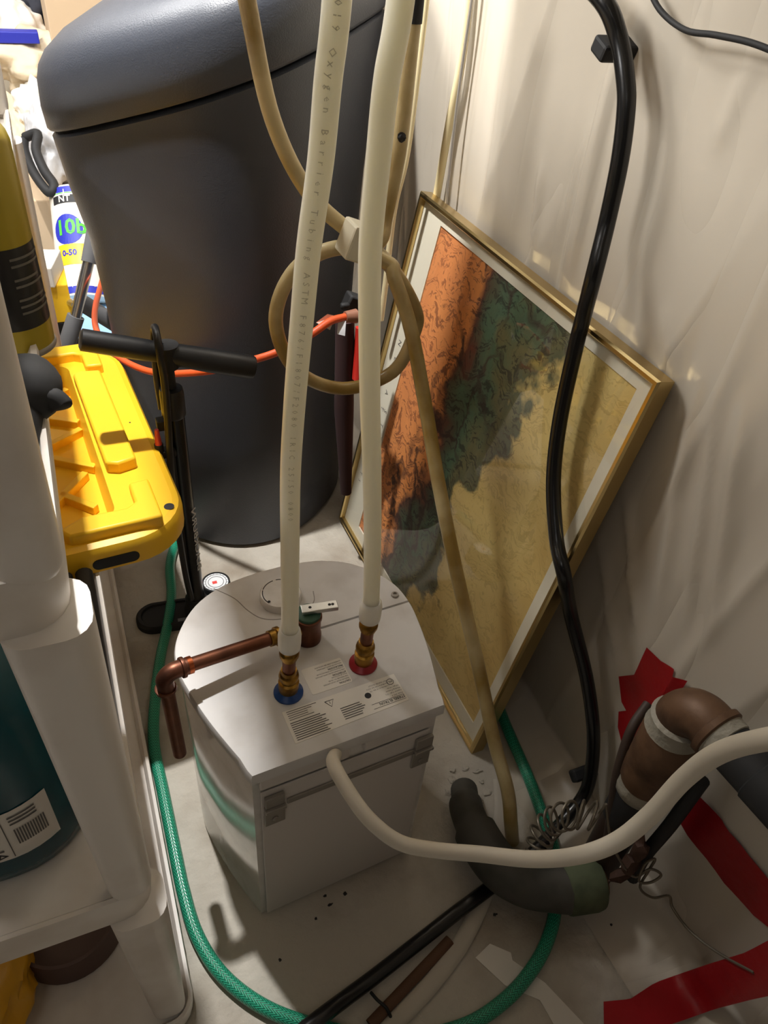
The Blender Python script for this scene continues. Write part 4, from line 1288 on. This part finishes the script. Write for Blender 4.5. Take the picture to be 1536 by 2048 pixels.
# ---------------------------------------------------------------- wire coil
wpts = []
cen = smooth_path([(0.4884, 0.3699, 0.159), (0.4915, 0.3774, 0.1997), (0.503, 0.3763, 0.2356), (0.5163, 0.3597, 0.2712), (0.5431, 0.3424, 0.2821)], 20)
for i, c in enumerate(cen):
    a = i / (len(cen) - 1) * 2 * math.pi * 9
    d = (cen[min(i + 1, len(cen) - 1)] - cen[max(i - 1, 0)]).normalized()
    u = Vector((0, 0, 1)).cross(d).normalized(); w = d.cross(u)
    wpts.append((c + (u * math.cos(a) + w * math.sin(a)) * 0.0185) + d * 0.010 * math.sin(a + 1))
mb = MB(); mb.tube(smooth_path(wpts, 3), 0.0021, 7)
tail = [wpts[-1], (0.5728, 0.3229, 0.2145), (0.6128, 0.2949, 0.1432), (0.6275, 0.2864, 0.1727), (0.6408, 0.2749, 0.1673), (0.6295, 0.2766, 0.1477), (0.6204, 0.2867, 0.1382), (0.6221, 0.2937, 0.1777), (0.6313, 0.2901, 0.1941), (0.6316, 0.2887, 0.1617), (0.6255, 0.2826, 0.121), (0.6457, 0.2685, 0.1009), (0.6634, 0.2583, 0.1146), (0.665, 0.2455, 0.1018), (0.663, 0.2093, 0.1099), (0.663, 0.1672, 0.1402), (0.663, 0.121, 0.1915)]
mb.tube(smooth_path(tail, 6), 0.0021, 7)
tag(mb.build('wire_coil', M_wire), 'springy grey wire coil with a long tail over the plastic sheet foot', 'wire')

# ---------------------------------------------------------------- red tape
def tape(pts, label):
    """tape cut to an outline and pressed onto the hanging sheet"""
    bm = bmesh.new()
    bm.faces.new([bm.verts.new((p[0], p[1], p[2])) for p in pts])
    bmesh.ops.triangulate(bm, faces=bm.faces)
    bmesh.ops.subdivide_edges(bm, edges=bm.edges, cuts=5, use_grid_fill=True)
    bm.verts.index_update()
    a = [Vector((sheet_x(v.co.y, v.co.z) - 0.0035, v.co.y, v.co.z)) for v in bm.verts]
    fs = [tuple(v.index for v in f.verts) for f in bm.faces]
    q = MB(); q.add(a, fs)
    bm.free()
    return tag(q.build('red_tape', M_tape, smooth=60), label, 'tape', 'red tape on the plastic sheet')


sp_ = [(0.69, 0.495, 0.4115), (0.69, 0.4644, 0.4165), (0.69, 0.4378, 0.4306), (0.69, 0.4341, 0.4191), (0.69, 0.4128, 0.4345), (0.69, 0.4156, 0.3869), (0.69, 0.4283, 0.3201), (0.69, 0.4424, 0.2602), (0.69, 0.4578, 0.2094), (0.69, 0.4816, 0.2249), (0.69, 0.493, 0.2521), (0.69, 0.4806, 0.2717), (0.69, 0.4954, 0.2746), (0.69, 0.4998, 0.2953), (0.69, 0.5201, 0.3097), (0.69, 0.4936, 0.3477), (0.69, 0.4877, 0.3792)]
tape(sp_, 'torn patch of red tape on the plastic sheet behind the drain pipe')
s2 = [(0.69, 0.3334, 0.2138), (0.69, 0.3262, 0.2879), (0.69, 0.2743, 0.2986), (0.69, 0.2223, 0.2926), (0.69, 0.1621, 0.2978), (0.69, 0.1323, 0.245), (0.69, 0.1724, 0.2189), (0.69, 0.2243, 0.2051)]
tape(s2, 'long strip of red tape slanting down to the right edge of the plastic sheet')

RIB = [[(0.529, 0.1918, 0.017), (0.5371, 0.1894, 0.017), (0.5453, 0.187, 0.017), (0.5535, 0.1846, 0.017), (0.5617, 0.1822, 0.017), (0.5703, 0.1805, 0.017), (0.5805, 0.1814, 0.017), (0.5907, 0.1823, 0.017), (0.6011, 0.1833, 0.017), (0.6114, 0.1842, 0.017), (0.625, 0.1841, 0.017), (0.6433, 0.1825, 0.017), (0.6618, 0.1808, 0.017), (0.663, 0.1745, 0.0487), (0.663, 0.1681, 0.081), (0.663, 0.1627, 0.108), (0.663, 0.1577, 0.1314), (0.663, 0.153, 0.154), (0.663, 0.1484, 0.1759), (0.663, 0.1439, 0.197), (0.663, 0.141, 0.2172), (0.663, 0.1385, 0.2367), (0.663, 0.1361, 0.2557), (0.663, 0.1338, 0.2741), (0.663, 0.1315, 0.2921)],
       [(0.5224, 0.182, 0.017), (0.5308, 0.1797, 0.017), (0.5393, 0.1774, 0.017), (0.5478, 0.175, 0.017), (0.5563, 0.1727, 0.017), (0.5652, 0.1708, 0.017), (0.576, 0.1709, 0.017), (0.5868, 0.1709, 0.017), (0.5976, 0.171, 0.017), (0.6086, 0.171, 0.017), (0.6221, 0.1704, 0.017), (0.6396, 0.1688, 0.017), (0.6572, 0.1671, 0.017), (0.663, 0.1625, 0.0389), (0.663, 0.1567, 0.0702), (0.663, 0.1516, 0.0964), (0.663, 0.1469, 0.1191), (0.663, 0.1424, 0.1411), (0.663, 0.138, 0.1624), (0.663, 0.1338, 0.183), (0.663, 0.1307, 0.2026), (0.663, 0.1279, 0.2216), (0.663, 0.1252, 0.2401), (0.663, 0.1226, 0.258), (0.663, 0.12, 0.2755)],
       [(0.5159, 0.1724, 0.017), (0.5246, 0.1701, 0.017), (0.5334, 0.1678, 0.017), (0.5421, 0.1656, 0.017), (0.5509, 0.1633, 0.017), (0.5602, 0.1613, 0.017), (0.5715, 0.1605, 0.017), (0.5828, 0.1597, 0.017), (0.5943, 0.1589, 0.017), (0.6058, 0.1581, 0.017), (0.6193, 0.157, 0.017), (0.6359, 0.1554, 0.017), (0.6527, 0.1537, 0.017), (0.663, 0.1506, 0.0291), (0.663, 0.1453, 0.0594), (0.663, 0.1405, 0.0847), (0.663, 0.136, 0.1068), (0.663, 0.1318, 0.1281), (0.663, 0.1276, 0.1488), (0.663, 0.1236, 0.1688), (0.663, 0.1203, 0.1879), (0.663, 0.1172, 0.2064), (0.663, 0.1142, 0.2244), (0.663, 0.1113, 0.2418), (0.663, 0.1085, 0.2588)],
       [(0.5095, 0.163, 0.017), (0.5185, 0.1607, 0.017), (0.5275, 0.1585, 0.017), (0.5366, 0.1562, 0.017), (0.5456, 0.154, 0.017), (0.5552, 0.1519, 0.017), (0.5671, 0.1502, 0.017), (0.579, 0.1486, 0.017), (0.591, 0.147, 0.017), (0.603, 0.1454, 0.017), (0.6165, 0.1438, 0.017), (0.6323, 0.1422, 0.017), (0.6483, 0.1406, 0.017), (0.663, 0.1387, 0.0194), (0.663, 0.1338, 0.0486), (0.663, 0.1294, 0.0731), (0.663, 0.1252, 0.0945), (0.663, 0.1211, 0.1151), (0.663, 0.1172, 0.1352), (0.663, 0.1134, 0.1546), (0.663, 0.1098, 0.1732), (0.663, 0.1065, 0.1911), (0.663, 0.1032, 0.2086), (0.663, 0.1, 0.2255), (0.663, 0.0969, 0.242)],
       [(0.5032, 0.1537, 0.017), (0.5125, 0.1515, 0.017), (0.5218, 0.1493, 0.017), (0.5311, 0.1471, 0.017), (0.5404, 0.1448, 0.017), (0.5504, 0.1426, 0.017), (0.5628, 0.1402, 0.017), (0.5752, 0.1378, 0.017), (0.5877, 0.1353, 0.017), (0.6003, 0.1329, 0.017), (0.6138, 0.1308, 0.017), (0.6288, 0.1292, 0.017), (0.6439, 0.1277, 0.017), (0.6591, 0.1261, 0.017), (0.663, 0.1225, 0.0379), (0.663, 0.1183, 0.0615), (0.663, 0.1143, 0.0821), (0.663, 0.1105, 0.1021), (0.663, 0.1067, 0.1215), (0.663, 0.1031, 0.1404), (0.663, 0.0994, 0.1584), (0.663, 0.0957, 0.1758), (0.663, 0.0921, 0.1927), (0.663, 0.0886, 0.2091), (0.663, 0.0852, 0.2251)]]
q = MB(); q.loft(RIB, closed=False, caps=(False, False))
tag(q.build('red_tape', M_tape, smooth=180), 'wide strip of red tape on the floor at the bottom right corner', 'tape', 'red tape on the plastic sheet')

# ---------------------------------------------------------------- strips lying on the floor
mb = MB(); mb.tube(smooth_path([(0.5614, 0.5626, 0.006), (0.536, 0.5107, 0.005), (0.4821, 0.436, 0.005), (0.4316, 0.3857, 0.005), (0.3672, 0.3384, 0.005), (0.3006, 0.3051, 0.005), (0.2334, 0.2796, 0.005), (0.1795, 0.2588, 0.005)], 6), 0.013, 12, flat=0.3)
tag(mb.build('white_flat_hose', M_whitehose), 'flat off white hose on the floor crossing under the black hose', 'hose')
mb = MB(); mb.tube([(0.3554, 0.35, 0.006), (0.2738, 0.3184, 0.006), (0.1987, 0.2893, 0.006)], 0.0085, 10, flat=0.6)
tag(mb.build('brown_stick', M_brownstick), 'brown wooden stick lying along the white flat hose', 'stick')
mb = MB(); mb.tube(smooth_path([(0.2138, 0.3251, 0.012), (0.2177, 0.3109, 0.02), (0.2264, 0.2988, 0.016), (0.2302, 0.2871, 0.006)], 5), 0.0025, 8)
tag(mb.build('wire_tie', M_blackm), 'black wire tie around the stick and white flat hose', 'tie')
mb = MB(); mb.prism([(q[0], q[1]) for q in ((0.3826, 0.315, 0.002), (0.4131, 0.3247, 0.002), (0.4378, 0.3018, 0.002), (0.4347, 0.2917, 0.002), (0.4659, 0.2472, 0.002), (0.4954, 0.1707, 0.002), (0.4507, 0.1812, 0.002), (0.4466, 0.2299, 0.002), (0.4071, 0.2659, 0.002))], (0, 0, 0.0008), (1, 0, 0), (0, 1, 0), (0, 0, 1), 0.0008)
tag(mb.build('paper_scrap', M_sticker, smooth=0), 'torn white scrap lying under the garden hose on the floor', 'scrap')
# dark specks on the floor near the heater
mb = MB()
for k, p_ in enumerate(((0.1963, 0.4814, 0), (0.2274, 0.4732, 0), (0.1993, 0.4655, 0), (0.608, 0.2793, 0.006), (0.1034, 0.4168, 0), (0.4415, 0.3597, 0), (0.172, 0.4533, 0))):
    blob(mb, (p_[0], p_[1], p_[2] + 0.001), (random.uniform(.002, .005), random.uniform(.0015, .0035), 0.0008), 0.9, 2, k, 2)
tag(mb.build('dirt_crumbs', M_dark), 'dark dirt crumbs on the floor behind the water heater', 'dirt', kind='stuff')

# ---------------------------------------------------------------- orange cord round the bin and plug cluster
mb = MB()
op = [(0.0818, 1.8895, 0.4406), (0.048, 1.7505, 0.4298), (0.0418, 1.6471, 0.4247), (0.0613, 1.5302, 0.4339), (0.0993, 1.4158, 0.4555), (0.1417, 1.3235, 0.4873), (0.2122, 1.2315, 0.534), (0.2734, 1.1713, 0.5788), (0.3234, 1.1536, 0.6013), (0.3775, 1.1513, 0.6268), (0.4177, 1.1616, 0.643), (0.4505, 1.1739, 0.6421)]
mb.tube(smooth_path(op, 6), 0.0068, 12)
oc = thing('extension_cord', (0.4505, 1.1739, 0.6421), 'orange extension cord wrapped round the charcoal bin', 'cord')
mb.build('orange_lead', M_orange, oc)
q = MB(); q.tube([(0.4505, 1.1739, 0.6421), (0.4726, 1.1763, 0.6405)], [0.010, 0.013], 14); q.build('clear_plug', mat('clear_plug', (150, 104, 84), 0.3), oc)
q = MB(); pa, pb_, pc, pd_ = Vector((0.3929, 1.1654, 0.642)), Vector((0.4145, 1.1671, 0.655)), Vector((0.431, 1.168, 0.649)), Vector((0.4164, 1.1565, 0.6292))
q.add([pa, pb_, pc, pd_], [(0, 1, 2, 3)]); q.build('paper_tag', M_sticker, oc, smooth=0)
q = MB(); q.add([(0.4362, 1.171, 0.6393), (0.4491, 1.1645, 0.639), (0.4424, 1.1484, 0.6184), (0.4298, 1.1561, 0.62)], [(0, 1, 2, 3)]); q.build('paper_tag', M_greybag, oc, smooth=0)
q = MB(); q.box((0.4981, 1.2435, 0.6323), (0.045, 0.03, 0.03), Matrix.Rotation(0.4, 3, 'Y')); q.box((0.471, 1.2302, 0.6352), (0.018, 0.012, 0.012)); 
tag(q.build('black_adapter', M_blackm, bevel=0.004), 'small black adapter above the orange cord end', 'adapter')
um = thing('folded_umbrella', (0.5778, 1.4077, 0), 'dark folded umbrella with a red strap standing between bin and picture', 'umbrella')
q = MB(); q.tube([(0.4661, 1.2139, 0.6153), (0.4697, 1.2056, 0.4219), (0.4826, 1.2016, 0.207)], [0.018, 0.02, 0.012], 14); q.build('umbrella_cloth', M_maroon, um)
q = MB(); q.tube([(0.4859, 1.1962, 0.6065), (0.4882, 1.1952, 0.5601), (0.4842, 1.1867, 0.5023)], [0.007, 0.0125, 0.0125], 12, flat=0.6); q.build('red_strap', mat('red_strap', (196, 44, 36), 0.4), um)

# ---------------------------------------------------------------- clutter at the far left, beyond the shelf
# boxes that carry the clutter
q = MB(); q.box((-0.16, 2.97, 0.20), (0.75, 0.7, 0.40)); tag(q.build('cardboard_box', M_card, smooth=0, bevel=0.004), 'large cardboard box under the clothes pile at far left', 'box')
# clothes pile
for k, (c, s, m, lb) in enumerate((((0.0571, 3.391, 0.636), (0.17, 0.18, 0.10), M_beige, 'beige jacket heaped over the far clutter'),
                                   ((0.0201, 3.171, 0.5369), (0.08, 0.12, 0.09), M_whitecloth, 'white cloth bundle below the beige jacket'),
                                   ((-0.0475, 3.2225, 0.4019), (0.10, 0.15, 0.16), M_beige, 'cream trousers hanging at far left behind the grey bag'),
                                   ((0.0376, 2.8272, 0.4888), (0.08, 0.12, 0.13), M_greybag, 'pale grey plastic bag beside the charcoal bin'),
                                   ((0.1323, 3.834, 0.7604), (0.13, 0.14, 0.17), M_navy, 'dark jacket behind the beige jacket at top left'),
                                   ((0.2645, 3.7706, 0.7609), (0.06, 0.10, 0.20), M_beige, 'cream coat sleeve next to the dark jacket'))):
    q = MB(); blob(q, c, s, 0.34, 1.3, k + 1, 5)
    tag(q.build('clothing_heap', m, smooth=180), lb, 'clothing', 'heaped clothes at far left')
q = MB(); q.box((0.36, 3.5, 0.62), (0.5, 0.4, 1.24)); tag(q.build('cardboard_box', M_card, smooth=0, bevel=0.004), 'tall tan cardboard box behind the bin at top left', 'box')
mb = MB(); blob(mb, (0.0071, 3.6851, 0.6918), (0.10, 0.12, 0.10), 0.3, 1.2, 8, 4)
tag(mb.build('white_blue_bag', M_whitecloth, smooth=180), 'white bag with a blue band at the top left corner', 'bag')
q = MB(); q.box((-0.0296, 3.304, 0.7311), (0.20, 0.06, 0.035)); tag(q.build('blue_carton', M_royal, smooth=0, bevel=0.003), 'royal blue carton under the white bag at top left', 'carton')
# black strap buckle
bu = MB()
bu.tube(smooth_path([(-0.0354, 2.7095, 0.5582), (0.0021, 2.6783, 0.5752), (-0.0112, 2.6265, 0.5441), (-0.0003, 2.5573, 0.5067), (0.0186, 2.4958, 0.4818), (0.0008, 2.4875, 0.4638), (-0.028, 2.5581, 0.4933), (-0.0437, 2.6576, 0.5295), (-0.0397, 2.7058, 0.5521)], 5), 0.014, 10)
tag(bu.build('black_buckle', M_blackm), 'black plastic strap buckle hanging on the grey bag', 'buckle')
# light blue carton and paper towel pack on the floor
q = MB(); q.box((-0.03, 2.27, 0.0935), (0.42, 0.34, 0.187)); bx = thing('blue_carton_box', (-0.03, 2.27, 0), 'light blue carton standing on the floor under the paper towel pack', 'carton')
q.build('carton_body', M_lblue, bx, smooth=0, bevel=0.004)
pk = thing('paper_towel_pack', (0.0262, 2.3166, 0.201), 'white paper towel pack with green and blue lettering beside the bin', 'paper towels')
pa_, pb2 = Vector((0.0413, 2.3041, 0.1955)), Vector((0.0738, 2.5252, 0.4486))
ax = (pb2 - pa_).normalized(); ln = (pb2 - pa_).length
q = MB(); q.lathe([(0.05, 0), (0.072, 0.004), (0.073, 0.03), (0.073, ln - 0.02), (0.066, ln - 0.004), (0.03, ln)], pa_, ax, seg=36); pkb = q.build('wrapped_roll', M_sticker, pk)
vw = (Vector((0, 0, 1.25)) - pa_); vw = (vw - ax * vw.dot(ax)).normalized(); sd = ax.cross(vw)


def on_roll(a, hgt, r=0.0737):
    return pa_ + ax * hgt + (vw * math.cos(a) + sd * math.sin(a)) * r


def roll_patch(a0, a1, h0, h1, m, nm, r=0.0737):
    n = 10
    q = MB(); q.loft([[on_roll(a0 + (a1 - a0) * k / n, h0, r) for k in range(n + 1)], [on_roll(a0 + (a1 - a0) * k / n, h1, r) for k in range(n + 1)]], closed=False, caps=(False, False))
    return q.build(nm, m, pkb, smooth=60)


roll_patch(-1.5, 1.5, ln * 0.915, ln * 0.965, M_royal, 'blue_band')
roll_patch(-1.5, 1.5, ln * 0.905, ln * 0.912, M_lime, 'lime_line')
roll_patch(-1.5, 1.5, ln * 0.03, ln * 0.09, M_royal, 'blue_band')
roll_patch(-1.0, 0.2, ln * 0.82, ln * 0.89, M_ink, 'black_flash')
roll_patch(-0.95, 0.25, ln * 0.28, ln * 0.46, M_yellow, 'yellow_flash', 0.0738)
# round blue emblem with green letters
q = MB(); n = 24
q.loft([[on_roll(-0.45 + 0.62 * f_ * math.cos(2 * math.pi * k / n), ln * 0.59 + 0.045 * f_ * math.sin(2 * math.pi * k / n), 0.0739) for k in range(n)] for f_ in (1, .8, .6, .4, .2, .01)], caps=(False, True)); q.build('blue_emblem', M_royal, pkb, smooth=0)
ttx = on_roll(0.0, ln * 0.545, 0.0745)
tx_dir = (sd)
for bdy, siz, off_h, m_, bo, a_ in (('10b', 0.062, 0.548, M_lime, 0.0015, -0.95), ('NT', 0.026, 0.832, M_sticker, 0.0006, -0.7), ('0-50', 0.024, 0.36, M_royal, 0.0008, -0.75)):
    cu = bpy.data.curves.new('t', 'FONT'); cu.body = bdy; cu.size = siz; cu.offset = bo; cu.resolution_u = 2
    ob = bpy.data.objects.new('t', cu); COL.objects.link(ob)
    me0 = bpy.data.meshes.new_from_object(ob.evaluated_get(bpy.context.evaluated_depsgraph_get()))
    q = MB(); q.add([on_roll(a_ + w.co.x / 0.073, ln * off_h + w.co.y, 0.0746) for w in me0.vertices], [tuple(p.vertices) for p in me0.polygons])
    q.build('pack_lettering', m_, pkb, smooth=0)
    bpy.data.objects.remove(ob); bpy.data.curves.remove(cu); bpy.data.meshes.remove(me0)
# walker frame: aluminium tubes with grey foam
wk = thing('walker_frame', (-0.0714, 2.0886, 0), 'aluminium walking frame with grey foam grips behind the shelf', 'walker')
q = MB(); q.tube([(0.0594, 1.9013, 0.4882), (0.0005, 1.8637, 0.3556)], 0.0135, 16); q.build('silver_tube', M_alu, wk)
q = MB(); q.tube([(0.098, 1.9398, 0.5803), (0.0583, 1.8975, 0.4836)], 0.0185, 16); q.build('foam_grip', M_foam, wk)
q = MB(); q.tube([(0.0047, 1.869, 0.3633), (-0.0805, 1.8407, 0.196)], 0.0205, 16); q.build('foam_grip', M_foam, wk)
q = MB(); q.tube([(-0.0556, 2.0356, 0.3706), (0.0077, 1.9274, 0.3652)], 0.010, 14); q.build('cross_tube', M_alu, wk)
q = MB(); q.tube([(0.016, 1.9329, 0.3754), (0.1017, 1.9338, 0.2964)], 0.022, 16); q.build('foam_grip', M_foam, wk)
# packets on the floor below the frame
for k, (p_, s_, m_, lb) in enumerate((((0.0157, 2.0337, 0.2502), (0.07, 0.07, 0.035), M_cream, 'cream paper packet on the floor under the walking frame'),
                                      ((0.0003, 1.9577, 0.2385), (0.06, 0.05, 0.03), M_yellow, 'yellow packet on the floor between bin and shelf'),
                                      ((-0.0394, 1.9112, 0.246), (0.05, 0.06, 0.03), M_greybag, 'clear plastic packet on the floor behind the yellow lid'))):
    q = MB(); blob(q, (p_[0], p_[1], s_[2]), s_, 0.5, 1.6, k + 4, 3, 0.001)
    tag(q.build('packet', m_, smooth=180), lb, 'packet', 'packets on the floor beyond the shelf')
# label box with print, yellow carton beyond the shelf
q = MB(); q.box((-0.16, 2.02, 0.44), (0.30, 0.12, 0.05), Matrix.Rotation(-0.25, 3, 'Z')); tag(q.build('white_label_box', M_sticker, smooth=0, bevel=0.003), 'slim white printed box lying on the yellow and black carton', 'box')
yc = thing('yellow_black_carton', (-0.16, 2.02, 0), 'yellow and black carton standing beyond the shelf', 'carton')
q = MB(); q.box((-0.16, 2.02, 0.365), (0.32, 0.16, 0.10)); q.build('carton_top', M_yellow, yc, smooth=0, bevel=0.003)
q = MB(); q.box((-0.16, 2.02, 0.158), (0.32, 0.16, 0.314)); q.build('carton_body', M_can_k, yc, smooth=0, bevel=0.003)
